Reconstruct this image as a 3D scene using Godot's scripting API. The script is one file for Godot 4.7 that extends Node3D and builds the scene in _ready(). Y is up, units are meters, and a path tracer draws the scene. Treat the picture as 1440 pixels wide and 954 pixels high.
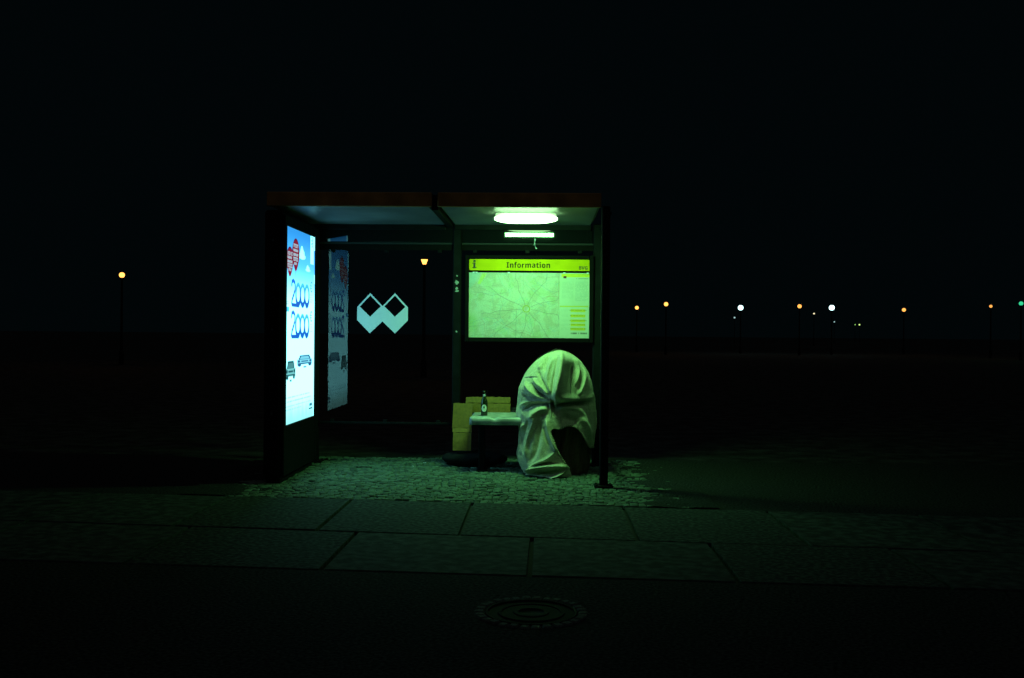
extends Node3D
# A lit bus shelter at night: daylight-balanced film, green fluorescent lamp, cyan backlit poster.

const NIGHT := Color(0.0070, 0.0205, 0.0255)
var rng := RandomNumberGenerator.new()
var M := {}
var used := {}
var tex_cache := {}

# ------------------------------------------------------------------ helpers
func numbered(called: String) -> String:
	if not used.has(called):
		used[called] = 0
		return called
	used[called] += 1
	return "%s_%03d" % [called, used[called]]

func thing(called: String, label: String, category: String, at := Vector3.ZERO, group := "") -> Node3D:
	var o := Node3D.new()
	o.name = numbered(called)
	add_child(o)
	o.position = at
	tag(o, label, category, group)
	return o

func tag(o: Node, label: String, category: String, group := "") -> void:
	o.set_meta("label", label)
	o.set_meta("category", category)
	if group != "":
		o.set_meta("group", group)

func part(called: String, mesh: Mesh, m: Material, parent: Node, at := Vector3.ZERO, turn := Vector3.ZERO) -> MeshInstance3D:
	var o := MeshInstance3D.new()
	o.name = called
	o.mesh = mesh
	o.material_override = m
	parent.add_child(o, true)
	o.position = at
	o.rotation = turn
	return o

func lin(r: float, g: float, b: float) -> Color:
	return Color(r, g, b).linear_to_srgb()

func noise_tex(key: String, freq: float, lo: float, hi: float, octaves := 4, size := 256, contrast := 1.0) -> ImageTexture:
	if tex_cache.has(key):
		return tex_cache[key]
	var n := FastNoiseLite.new()
	n.seed = hash(key) & 0xffff
	n.noise_type = FastNoiseLite.TYPE_SIMPLEX_SMOOTH
	n.frequency = freq
	n.fractal_octaves = octaves
	var src := n.get_seamless_image(size, size)
	var data := src.get_data()
	var out := PackedByteArray()
	out.resize(size * size * 3)
	for i in size * size:
		var t: float = clampf((float(data[i]) / 255.0 - 0.5) * contrast + 0.5, 0, 1)
		var v := int(255.0 * lerpf(lo, hi, t))
		out[i * 3] = v
		out[i * 3 + 1] = v
		out[i * 3 + 2] = v
	var t2 := ImageTexture.create_from_image(Image.create_from_data(size, size, false, Image.FORMAT_RGB8, out))
	tex_cache[key] = t2
	return t2

func mat(c: Color, rough: float, metal := 0.0, spec := 0.5) -> StandardMaterial3D:
	var m := StandardMaterial3D.new()
	m.albedo_color = c
	m.roughness = rough
	m.metallic = metal
	m.metallic_specular = spec
	return m

func textured(m: StandardMaterial3D, tex: Texture2D, scale: float, bump: Texture2D = null, depth := 0.0) -> StandardMaterial3D:
	m.albedo_texture = tex
	m.uv1_triplanar = true
	m.uv1_world_triplanar = true
	m.uv1_scale = Vector3.ONE * scale
	if bump:
		m.heightmap_enabled = true
		m.heightmap_texture = bump
		m.heightmap_scale = depth
	return m

func glow(c: Color, energy: float) -> StandardMaterial3D:
	var m := mat(Color(0.8, 0.8, 0.8), 0.4)
	m.emission_enabled = true
	m.emission = c
	m.emission_energy_multiplier = energy
	return m

func tri(st: SurfaceTool, a: Vector3, b: Vector3, c: Vector3, out: Vector3) -> void:
	# clockwise seen from the side that "out" points to
	if (b - a).cross(c - a).dot(out) > 0:
		st.add_vertex(a); st.add_vertex(c); st.add_vertex(b)
	else:
		st.add_vertex(a); st.add_vertex(b); st.add_vertex(c)

func quad(st: SurfaceTool, a: Vector3, b: Vector3, c: Vector3, d: Vector3, out: Vector3) -> void:
	tri(st, a, b, c, out)
	tri(st, a, c, d, out)

func begin(smooth := false) -> SurfaceTool:
	var st := SurfaceTool.new()
	st.begin(Mesh.PRIMITIVE_TRIANGLES)
	st.set_smooth_group(0 if smooth else -1)
	return st

func done(st: SurfaceTool) -> ArrayMesh:
	st.generate_normals()
	return st.commit()

func chamfer_box(st: SurfaceTool, c: Vector3, size: Vector3, bev: float, jitter := 0.0) -> void:
	var h := size * 0.5
	bev = minf(bev, minf(h.x, minf(h.y, h.z)) * 0.98)
	var p := {}
	for sx in [-1, 1]:
		for sy in [-1, 1]:
			for sz in [-1, 1]:
				var s := Vector3(sx, sy, sz)
				var j := Vector3(rng.randf_range(-1, 1), rng.randf_range(-1, 1), rng.randf_range(-1, 1)) * jitter
				for ax in 3:
					var v := (h - Vector3.ONE * bev) * s
					v[ax] = h[ax] * s[ax]
					p[[sx, sy, sz, ax]] = c + v + j
	for ax in 3:
		var b: int = (ax + 1) % 3
		var d: int = (ax + 2) % 3
		for s in [-1, 1]:
			var n := Vector3.ZERO
			n[ax] = s
			var k := []
			for w in [[-1, -1], [1, -1], [1, 1], [-1, 1]]:
				var id := [0, 0, 0, ax]
				id[ax] = s
				id[b] = w[0]
				id[d] = w[1]
				k.append(p[id])
			quad(st, k[0], k[1], k[2], k[3], n)
			for s2 in [-1, 1]:
				# edge between face ax (side s) and face b (side s2)
				var q := []
				for w in [-1, 1]:
					var i1 := [0, 0, 0, ax]
					i1[ax] = s
					i1[b] = s2
					i1[d] = w
					var i2 := i1.duplicate()
					i2[3] = b
					q.append(p[i1])
					q.append(p[i2])
				var n2 := n
				n2[b] = s2
				quad(st, q[0], q[1], q[3], q[2], n2)
	for sx in [-1, 1]:
		for sy in [-1, 1]:
			for sz in [-1, 1]:
				tri(st, p[[sx, sy, sz, 0]], p[[sx, sy, sz, 1]], p[[sx, sy, sz, 2]], Vector3(sx, sy, sz))

func box(size: Vector3, bev := 0.004) -> ArrayMesh:
	var st := begin()
	chamfer_box(st, Vector3.ZERO, size, bev)
	return done(st)

func span(called: String, a: Vector3, b: Vector3, m: Material, parent: Node, bev := 0.004, turn := Vector3.ZERO) -> MeshInstance3D:
	# a bevelled box between two corners given in the parent's space
	return part(called, box((b - a).abs(), bev), m, parent, (a + b) * 0.5, turn)

func lathe(profile: Array, seg := 24) -> ArrayMesh:
	# profile: Vector2(radius, height) from bottom to top
	var st := begin(true)
	for i in profile.size() - 1:
		var p: Vector2 = profile[i]
		var q: Vector2 = profile[i + 1]
		var nn := Vector2(q.y - p.y, p.x - q.x)
		for k in seg:
			var a := TAU * k / seg
			var b := TAU * (k + 1) / seg
			var va := Vector3(cos(a), 0, sin(a))
			var vb := Vector3(cos(b), 0, sin(b))
			var out := (va + vb) * nn.x + Vector3(0, nn.y * 2.0, 0)
			st.set_smooth_group(i if absf(nn.angle()) > 1.2 else 0)
			var y0 := Vector3(0, p.y, 0)
			var y1 := Vector3(0, q.y, 0)
			if p.x > 1e-5:
				tri(st, va * p.x + y0, vb * p.x + y0, vb * q.x + y1, out)
			if q.x > 1e-5:
				tri(st, va * p.x + y0, vb * q.x + y1, va * q.x + y1, out)
	return done(st)

func tube(pts: Array, r: float, seg := 8, taper := 1.0) -> ArrayMesh:
	var st := begin(true)
	var rings := []
	var ref := Vector3.UP
	for i in pts.size():
		var t: Vector3 = (pts[mini(i + 1, pts.size() - 1)] - pts[maxi(i - 1, 0)]).normalized()
		if absf(t.dot(ref)) > 0.95:
			ref = Vector3.RIGHT
		var u := t.cross(ref).normalized()
		var v := t.cross(u).normalized()
		ref = v
		var ring := []
		var rr := r * lerpf(1.0, taper, float(i) / maxf(1.0, pts.size() - 1))
		for k in seg:
			var a := TAU * k / seg
			ring.append(pts[i] + (u * cos(a) + v * sin(a)) * rr)
		rings.append(ring)
	for i in pts.size() - 1:
		for k in seg:
			var k2 := (k + 1) % seg
			var mid: Vector3 = (rings[i][k] + rings[i][k2]) * 0.5 - pts[i]
			quad(st, rings[i][k], rings[i][k2], rings[i + 1][k2], rings[i + 1][k], mid)
	for e in [0, pts.size() - 1]:
		var dirv: Vector3 = pts[e] - pts[1 if e == 0 else e - 1]
		for k in seg:
			tri(st, rings[e][k], rings[e][(k + 1) % seg], pts[e], dirv)
	return done(st)

func lettering(text: String, height: float, depth: float, bold: int, serif := false) -> TextMesh:
	var f := SystemFont.new()
	f.font_names = PackedStringArray(["Droid Serif" if serif else "Droid Sans"])
	f.font_weight = bold
	var t := TextMesh.new()
	t.text = text
	t.font = f
	t.font_size = 64
	t.pixel_size = height / 46.0
	t.depth = depth
	return t

# ------------------------------------------------------------------ print
func blend(img: Image, x: int, y: int, c: Color, a: float) -> void:
	if x < 0 or y < 0 or x >= img.get_width() or y >= img.get_height() or a <= 0.0:
		return
	img.set_pixel(x, y, img.get_pixel(x, y).lerp(c, minf(a, 1.0)))

func stroke(img: Image, pts: Array, w: float, c: Color, a := 1.0) -> void:
	for i in pts.size() - 1:
		var p: Vector2 = pts[i]
		var q: Vector2 = pts[i + 1]
		var lo := Vector2(minf(p.x, q.x), minf(p.y, q.y)) - Vector2(w + 1, w + 1)
		var hi := Vector2(maxf(p.x, q.x), maxf(p.y, q.y)) + Vector2(w + 1, w + 1)
		for y in range(int(lo.y), int(hi.y) + 1):
			for x in range(int(lo.x), int(hi.x) + 1):
				var s := Vector2(x + 0.5, y + 0.5)
				var d := s.distance_to(Geometry2D.get_closest_point_to_segment(s, p, q))
				blend(img, x, y, c, clampf(w * 0.5 - d + 0.5, 0, 1) * a)

func fill_shape(img: Image, poly: PackedVector2Array, c: Color, a := 1.0) -> void:
	var lo := poly[0]
	var hi := poly[0]
	for p in poly:
		lo = lo.min(p)
		hi = hi.max(p)
	for y in range(int(lo.y), int(hi.y) + 1):
		for x in range(int(lo.x), int(hi.x) + 1):
			if Geometry2D.is_point_in_polygon(Vector2(x + 0.5, y + 0.5), poly):
				blend(img, x, y, c, a)

func ellipse(c: Vector2, r: Vector2, tip := 0.0) -> PackedVector2Array:
	var p := PackedVector2Array()
	for k in 40:
		var a := TAU * k / 40.0
		var w := 1.0 - tip * maxf(0.0, sin(a)) * 0.8
		p.append(c + Vector2(cos(a) * r.x * w, sin(a) * r.y))
	return p

func print_lines(img: Image, r: Rect2, rows: int, c: Color, fillness := 0.6, a := 1.0) -> void:
	# lines of small print, too small to read
	var rh := r.size.y / rows
	for k in rows:
		var x := r.position.x
		while x < r.end.x - 1:
			var w := rng.randf_range(2.0, 6.0)
			if rng.randf() < 0.82:
				for yy in range(int(r.position.y + k * rh), int(r.position.y + k * rh + maxf(1.0, rh * fillness))):
					for xx in range(int(x), int(minf(x + w, r.end.x))):
						blend(img, xx, yy, c, a * rng.randf_range(0.55, 1.0))
			x += w + 1.5

func poster_print() -> ImageTexture:
	var W := 336
	var H := 528
	var img := Image.create(W, H, false, Image.FORMAT_RGB8)
	var n := FastNoiseLite.new()
	n.seed = 5
	n.frequency = 0.02
	var sky_hi := lin(0.045, 0.125, 0.30)
	var sky_mid := lin(0.12, 0.24, 0.48)
	var paper := lin(0.97, 0.97, 0.96)
	var backlight_fade := lin(0.34, 0.27, 0.22)
	for y in H:
		var v := float(y) / H
		var c := sky_hi.lerp(sky_mid, smoothstep(0.0, 0.16, v))
		c = c.lerp(paper, smoothstep(0.14, 0.40, v))
		for x in W:
			var u := float(x) / W
			var c2 := c
			# backlight fall-off towards the foot, painted into the print with streaks
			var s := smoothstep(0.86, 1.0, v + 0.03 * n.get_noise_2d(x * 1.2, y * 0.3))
			c2 = c2.lerp(backlight_fade, s * 0.75 + 0.12 * s * n.get_noise_2d(x * 6.0, y * 1.0))
			img.set_pixel(x, y, c2)
	# clouds
	var cloud := lin(0.75, 0.72, 0.62)
	for b in [[0.54, 0.118, 0.085, 0.028], [0.50, 0.128, 0.10, 0.016], [0.57, 0.13, 0.09, 0.014], [0.53, 0.098, 0.045, 0.024]]:
		fill_shape(img, ellipse(Vector2(b[0] * W, b[1] * H), Vector2(b[2] * W, b[3] * H)), cloud, 0.85)
	for b in [[0.75, 0.186, 0.06, 0.014], [0.75, 0.194, 0.085, 0.009], [0.74, 0.177, 0.03, 0.01]]:
		fill_shape(img, ellipse(Vector2(b[0] * W, b[1] * H), Vector2(b[2] * W, b[3] * H)), cloud, 0.85)
	# two red balloons with white print
	var red := lin(0.30, 0.004, 0.012)
	var deep := lin(0.13, 0.004, 0.02)
	var pale := lin(0.62, 0.40, 0.42)
	for b in [[0.325, 0.131, 0.125, 0.085], [0.135, 0.174, 0.115, 0.076]]:
		var c0 := Vector2(b[0] * W, b[1] * H)
		fill_shape(img, ellipse(c0, Vector2(b[2] * W, b[3] * H), 0.55), deep)
		fill_shape(img, ellipse(c0 + Vector2(0, 2), Vector2(b[2] * W * 0.93, b[3] * H * 0.96), 0.55), red)
		stroke(img, [c0 + Vector2(0, b[3] * H), c0 + Vector2(1, b[3] * H + 14)], 2.0, deep)
		for k in 5:
			var yy: float = c0.y + (k - 2.0) * b[3] * H * 0.27
			var ww: float = b[2] * W * (1.25 if k < 4 else 0.8)
			var big := 1.0 if k in [0, 3] else 0.62
			var x := c0.x - ww * 0.5
			while x < c0.x + ww * 0.5 - 3:
				var lw := rng.randf_range(6, 9) * big
				var hh := 8.5 * big
				stroke(img, [Vector2(x + 1, yy - hh * 0.5), Vector2(x + 1, yy + hh * 0.5)], 2.2, pale)
				if rng.randf() < 0.7:
					stroke(img, [Vector2(x + 1, yy - hh * 0.5), Vector2(x + lw - 1, yy - hh * 0.5)], 2.0, pale)
				if rng.randf() < 0.7:
					stroke(img, [Vector2(x + 1, yy + hh * 0.5), Vector2(x + lw - 1, yy + hh * 0.5)], 2.0, pale)
				stroke(img, [Vector2(x + lw - 1, yy - hh * 0.5), Vector2(x + lw - 1, yy + hh * 0.4)], 1.8, pale)
				x += lw + 3
	# white strip with the maker's mark
	fill_shape(img, PackedVector2Array([Vector2(0.84, 0) * Vector2(W, H), Vector2(0.965, 0) * Vector2(W, H), Vector2(0.965, 0.155) * Vector2(W, H), Vector2(0.84, 0.155) * Vector2(W, H)]), lin(0.72, 0.72, 0.70))
	var ink := lin(0.06, 0.06, 0.07)
	for k in 3:
		var cc := Vector2(0.90 * W, (0.014 + k * 0.019) * H)
		stroke(img, [cc + Vector2(-9, -4), cc + Vector2(6, -3), cc + Vector2(9, 2), cc + Vector2(-4, 4)], 2.4, ink)
	# the two prices
	var chain_lo := lin(0.012, 0.05, 0.22)
	var chain_hi := lin(0.09, 0.24, 0.48)
	for v0 in [0.262, 0.425]:
		var o := Vector2(0.175 * W, v0 * H)
		var e := Vector2(0.64 * W, 0.140 * H)
		for y in range(int(o.y), int(o.y + e.y) + 1):
			var t := (y - o.y) / e.y
			var col := chain_hi.lerp(chain_lo, smoothstep(0.05, 0.72, t))
			for x in range(int(o.x), int(o.x + e.x) + 1):
				var s := (x - o.x) / e.x
				var on := 0.0
				for cs in [0.37, 0.61, 0.85]:
					var dx: float = (s - cs) / 0.150
					var dy := (t - 0.53) / 0.47
					var di := dx * dx + dy * dy
					var ex: float = (s - cs) / 0.088
					var ey := (t - 0.50) / 0.285
					var ii := ex * ex + ey * ey
					on = maxf(on, smoothstep(1.06, 0.94, di) * smoothstep(0.9, 1.1, ii))
				blend(img, x, y, col, on)
		var two := []
		for q in [[0.035, 0.20], [0.05, 0.08], [0.12, 0.03], [0.19, 0.10], [0.215, 0.22], [0.20, 0.38], [0.14, 0.55], [0.07, 0.72], [0.035, 0.88]]:
			two.append(o + Vector2(q[0], q[1]) * e)
		stroke(img, two, 10.0, lin(0.02, 0.07, 0.30))
		stroke(img, [o + Vector2(0.06, 0.93) * e, o + Vector2(0.34, 0.93) * e], 10.0, chain_lo)
		# euro sign and small print beside it
		var ec: Vector2 = o + Vector2(1.11, 0.14) * e
		var arc := []
		for k in 13:
			var a := deg_to_rad(50 + 260.0 * k / 12)
			arc.append(ec + Vector2(cos(a) * 11, -sin(a) * 14))
		stroke(img, arc, 3.6, lin(0.06, 0.10, 0.2))
		stroke(img, [ec + Vector2(-15, -3), ec + Vector2(5, -3)], 2.6, lin(0.06, 0.10, 0.2))
		stroke(img, [ec + Vector2(-15, 4), ec + Vector2(4, 4)], 2.6, lin(0.06, 0.10, 0.2))
		print_lines(img, Rect2(o.x + e.x * 1.02, o.y + e.y * 0.45, 34, 26), 4, lin(0.3, 0.36, 0.42), 0.5, 0.7)
	# small blue tab near the edge
	fill_shape(img, PackedVector2Array([Vector2(2, 0.405 * H), Vector2(0.115 * W, 0.405 * H), Vector2(0.115 * W, 0.428 * H), Vector2(2, 0.428 * H)]), lin(0.05, 0.22, 0.5), 0.9)
	print_lines(img, Rect2(8, 0.375 * H, 26, 12), 2, lin(0.2, 0.22, 0.3), 0.6, 0.8)
	# two cars
	car(img, Vector2(0.66 * W, 0.682 * H), Vector2(0.265 * W, 0.032 * H), lin(0.03, 0.045, 0.10), lin(0.30, 0.30, 0.33), false)
	car(img, Vector2(0.185 * W, 0.725 * H), Vector2(0.150 * W, 0.048 * H), lin(0.025, 0.04, 0.045), lin(0.22, 0.22, 0.21), true)
	# lines of small print at the foot and the corner mark
	var grey := lin(0.20, 0.24, 0.30)
	print_lines(img, Rect2(14, 0.862 * H, 0.80 * W, 5), 1, grey, 0.8, 0.7)
	print_lines(img, Rect2(14, 0.884 * H, 0.88 * W, 5), 1, grey, 0.8, 0.8)
	print_lines(img, Rect2(14, 0.908 * H, 0.86 * W, 4), 1, grey, 0.8, 0.6)
	print_lines(img, Rect2(14, 0.926 * H, 0.50 * W, 4), 1, grey, 0.8, 0.6)
	fill_shape(img, PackedVector2Array([Vector2(0.84 * W, 0.925 * H), Vector2(0.94 * W, 0.925 * H), Vector2(0.94 * W, 0.94 * H), Vector2(0.84 * W, 0.94 * H)]), lin(0.05, 0.09, 0.12))
	fill_shape(img, PackedVector2Array([Vector2(0.82 * W, 0.948 * H), Vector2(0.95 * W, 0.948 * H), Vector2(0.95 * W, 0.957 * H), Vector2(0.82 * W, 0.957 * H)]), lin(0.03, 0.06, 0.08))
	# bare strip of light where the sheet does not reach the frame
	for y in H:
		var v := float(y) / H
		if v < 0.075 or (v > 0.21 and v < 0.26) or v > 0.42:
			for x in range(W - 7, W):
				img.set_pixel(x, y, paper)
		if v < 0.14 or (v > 0.20 and v < 0.235):
			for x in range(0, 8):
				img.set_pixel(x, y, paper)
	img.generate_mipmaps()
	return ImageTexture.create_from_image(img)

func car(img: Image, c: Vector2, r: Vector2, dark: Color, body: Color, tall: bool) -> void:
	var roof := 0.95 if tall else 0.85
	fill_shape(img, PackedVector2Array([c + Vector2(-0.62, -roof) * r, c + Vector2(0.62, -roof) * r, c + Vector2(0.86, -0.1) * r, c + Vector2(-0.86, -0.1) * r]), dark)
	fill_shape(img, PackedVector2Array([c + Vector2(-0.5, -roof + 0.22) * r, c + Vector2(0.5, -roof + 0.22) * r, c + Vector2(0.66, -0.2) * r, c + Vector2(-0.66, -0.2) * r]), body.lerp(dark, 0.55 if tall else 0.12))
	fill_shape(img, PackedVector2Array([c + Vector2(-0.98, -0.15) * r, c + Vector2(0.98, -0.15) * r, c + Vector2(0.98, 0.72) * r, c + Vector2(-0.98, 0.72) * r]), body)
	for s in [-1, 1]:
		fill_shape(img, ellipse(c + Vector2(0.78 * s, 0.16) * r, r * Vector2(0.16, 0.20)), dark)
		fill_shape(img, ellipse(c + Vector2(0.70 * s, 0.80) * r, r * Vector2(0.22, 0.24)), dark)
	stroke(img, [c + Vector2(-0.9, 0.55) * r, c + Vector2(0.9, 0.55) * r], 3.0, dark)
	stroke(img, [c + Vector2(-0.45, 0.18) * r, c + Vector2(0.45, 0.18) * r], 5.0 if tall else 3.0, dark)
	stroke(img, [c + Vector2(-0.98, -0.1) * r, c + Vector2(-0.98, 0.7) * r], 3.0, dark)
	stroke(img, [c + Vector2(0.98, -0.1) * r, c + Vector2(0.98, 0.7) * r], 3.0, dark)
	fill_shape(img, ellipse(c + Vector2(0.02, 1.15) * r, r * Vector2(0.22, 0.13)), dark, 0.8)

func map_print() -> ImageTexture:
	var W := 640
	var H := 346
	var img := Image.create(W, H, false, Image.FORMAT_RGB8)
	var n := FastNoiseLite.new()
	n.seed = 11
	n.frequency = 0.009
	n.fractal_octaves = 3
	var fine := FastNoiseLite.new()
	fine.seed = 12
	fine.frequency = 0.16
	var paper := lin(0.56, 0.56, 0.50)
	var wood := lin(0.34, 0.50, 0.20)
	var water := lin(0.36, 0.52, 0.62)
	var town := lin(0.48, 0.43, 0.36)
	for y in H:
		for x in W:
			var v := n.get_noise_2d(x, y)
			var v2 := n.get_noise_2d(x * 1.4 + 900, y * 1.4)
			var c := paper
			c = c.lerp(town, smoothstep(-0.05, 0.25, v2) * 0.7)
			c = c.lerp(wood, smoothstep(0.12, 0.45, v) * 0.25 + smoothstep(0.30, 0.0, Vector2(x - 18, (y - 262) * 0.7).length() / 150.0) * 0.7)
			c = c.lerp(water, smoothstep(0.05, 0.0, absf(n.get_noise_2d(x * 0.8 + 300, y * 0.9 + 50))) * 0.5)
			c = c.darkened(clampf(fine.get_noise_2d(x, y) * 0.16 + 0.04, 0.0, 0.2))
			img.set_pixel(x, y, c)
	fill_shape(img, PackedVector2Array([Vector2(0, 0), Vector2(60, 0), Vector2(30, 60), Vector2(0, 90)]), water, 0.5)
	fill_shape(img, PackedVector2Array([Vector2(70, 4), Vector2(96, 4), Vector2(60, 62), Vector2(44, 60)]), lin(0.55, 0.6, 0.12), 0.7)
	# streets
	var street := lin(0.22, 0.20, 0.22)
	for k in 80:
		var p := Vector2(rng.randf_range(0, 480), rng.randf_range(0, H))
		var a := rng.randf_range(0, TAU)
		var pts := [p]
		for j in rng.randi_range(4, 12):
			a += rng.randf_range(-0.45, 0.45)
			p += Vector2(cos(a), sin(a)) * rng.randf_range(12, 30)
			p.x = minf(p.x, 478)
			pts.append(p)
		stroke(img, pts, rng.randf_range(1.2, 2.6), [street, street, lin(0.36, 0.12, 0.08), lin(0.10, 0.18, 0.36)][rng.randi() % 4], rng.randf_range(0.15, 0.38))
	# radial main roads and the ring round the centre
	var hub := Vector2(306, 192)
	for k in 9:
		var a := TAU * k / 9.0 + 0.2
		var pts := []
		for j in 10:
			a += rng.randf_range(-0.06, 0.06)
			pts.append(hub + Vector2(cos(a) * 1.15, sin(a)) * (22.0 + j * 21.0))
		for j in pts.size():
			pts[j].x = minf(pts[j].x, 478)
		stroke(img, pts, 2.4, lin(0.20, 0.16, 0.18), 0.55)
	var ring := []
	for k in 33:
		ring.append(hub + Vector2(cos(TAU * k / 32.0), sin(TAU * k / 32.0) * 0.95) * 18.0)
	stroke(img, ring, 4.5, lin(0.36, 0.34, 0.04))
	stroke(img, [Vector2(250, H), Vector2(252, 260), Vector2(254, 205), Vector2(200, 202)], 1.8, street, 0.8)
	stroke(img, [Vector2(4, 104), Vector2(60, 106), Vector2(120, 122), Vector2(186, 108)], 1.8, street, 0.7)
	stroke(img, [Vector2(290, 0), Vector2(288, 60), Vector2(292, 110)], 1.6, street, 0.6)
	# key
	fill_shape(img, PackedVector2Array([Vector2(484, 0), Vector2(W, 0), Vector2(W, H), Vector2(484, H)]), lin(0.56, 0.58, 0.52), 0.8)
	fill_shape(img, PackedVector2Array([Vector2(492, 4), Vector2(W, 4), Vector2(W, 22), Vector2(492, 22)]), lin(0.72, 0.62, 0.03))
	fill_shape(img, PackedVector2Array([Vector2(502, 16), Vector2(518, 16), Vector2(518, 28), Vector2(502, 28)]), lin(0.10, 0.01, 0.01))
	print_lines(img, Rect2(540, 8, 92, 10), 2, lin(0.3, 0.26, 0.04), 0.5, 0.7)
	print_lines(img, Rect2(570, 28, 64, 6), 1, ink(), 0.6, 0.8)
	print_lines(img, Rect2(494, 46, 62, 92), 16, lin(0.25, 0.3, 0.3), 0.45, 0.5)
	print_lines(img, Rect2(566, 46, 66, 104), 18, lin(0.22, 0.3, 0.32), 0.5, 0.6)
	fill_shape(img, PackedVector2Array([Vector2(484, 174), Vector2(W - 6, 174), Vector2(W - 6, 180), Vector2(484, 180)]), lin(0.55, 0.48, 0.04))
	for y in [192, 220, 246, 268, 290]:
		fill_shape(img, PackedVector2Array([Vector2(542, y), Vector2(620, y), Vector2(620, y + 15), Vector2(542, y + 15)]), lin(0.62, 0.50, 0.03), 0.95)
		print_lines(img, Rect2(536, y + 4, 92, 6), 1, lin(0.16, 0.14, 0.02), 0.8, 0.7)
		print_lines(img, Rect2(492, y, 40, 14), 3, lin(0.3, 0.36, 0.34), 0.4, 0.6)
	print_lines(img, Rect2(544, 316, 88, 9), 1, ink(), 0.9, 0.95)
	img.generate_mipmaps()
	return ImageTexture.create_from_image(img)

func ink() -> Color:
	return lin(0.05, 0.05, 0.05)

# ------------------------------------------------------------------ scene
func _ready() -> void:
	rng.seed = 20
	# camera, night sky, faint glow of the town overhead
	var cam := Camera3D.new()
	cam.name = "camera"
	add_child(cam)
	cam.position = Vector3(0, 1.34, 0)
	cam.rotation_degrees = Vector3(-0.2805, 1.8024, 0.5)
	cam.fov = 36.894
	cam.near = 0.1
	cam.far = 2000.0
	cam.current = true
	var env := Environment.new()
	env.background_mode = Environment.BG_SKY
	env.tonemap_mode = Environment.TONE_MAPPER_LINEAR
	env.tonemap_exposure = 1.0
	env.sdfgi_enabled = true
	env.ssao_enabled = true
	env.ssil_enabled = true
	var night := ProceduralSkyMaterial.new()
	night.sky_top_color = NIGHT
	night.sky_horizon_color = NIGHT
	night.ground_bottom_color = NIGHT
	night.ground_horizon_color = NIGHT
	var sky := Sky.new()
	sky.sky_material = night
	env.sky = sky
	var we := WorldEnvironment.new()
	we.name = "environment"
	we.environment = env
	add_child(we)
	var sun := DirectionalLight3D.new()
	sun.name = "town_light"
	add_child(sun)
	sun.light_color = Color(0.95, 0.96, 1.0)
	sun.light_energy = 0.015
	sun.light_angular_distance = 30.0
	sun.shadow_enabled = true
	sun.rotation_degrees = Vector3(-60, 12, 0)

	make_materials()
	make_ground()
	make_shelter()
	make_lightbox()
	make_board()
	make_lamp()
	make_bench()
	make_person()
	make_small_things()
	make_street_lamps()

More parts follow.
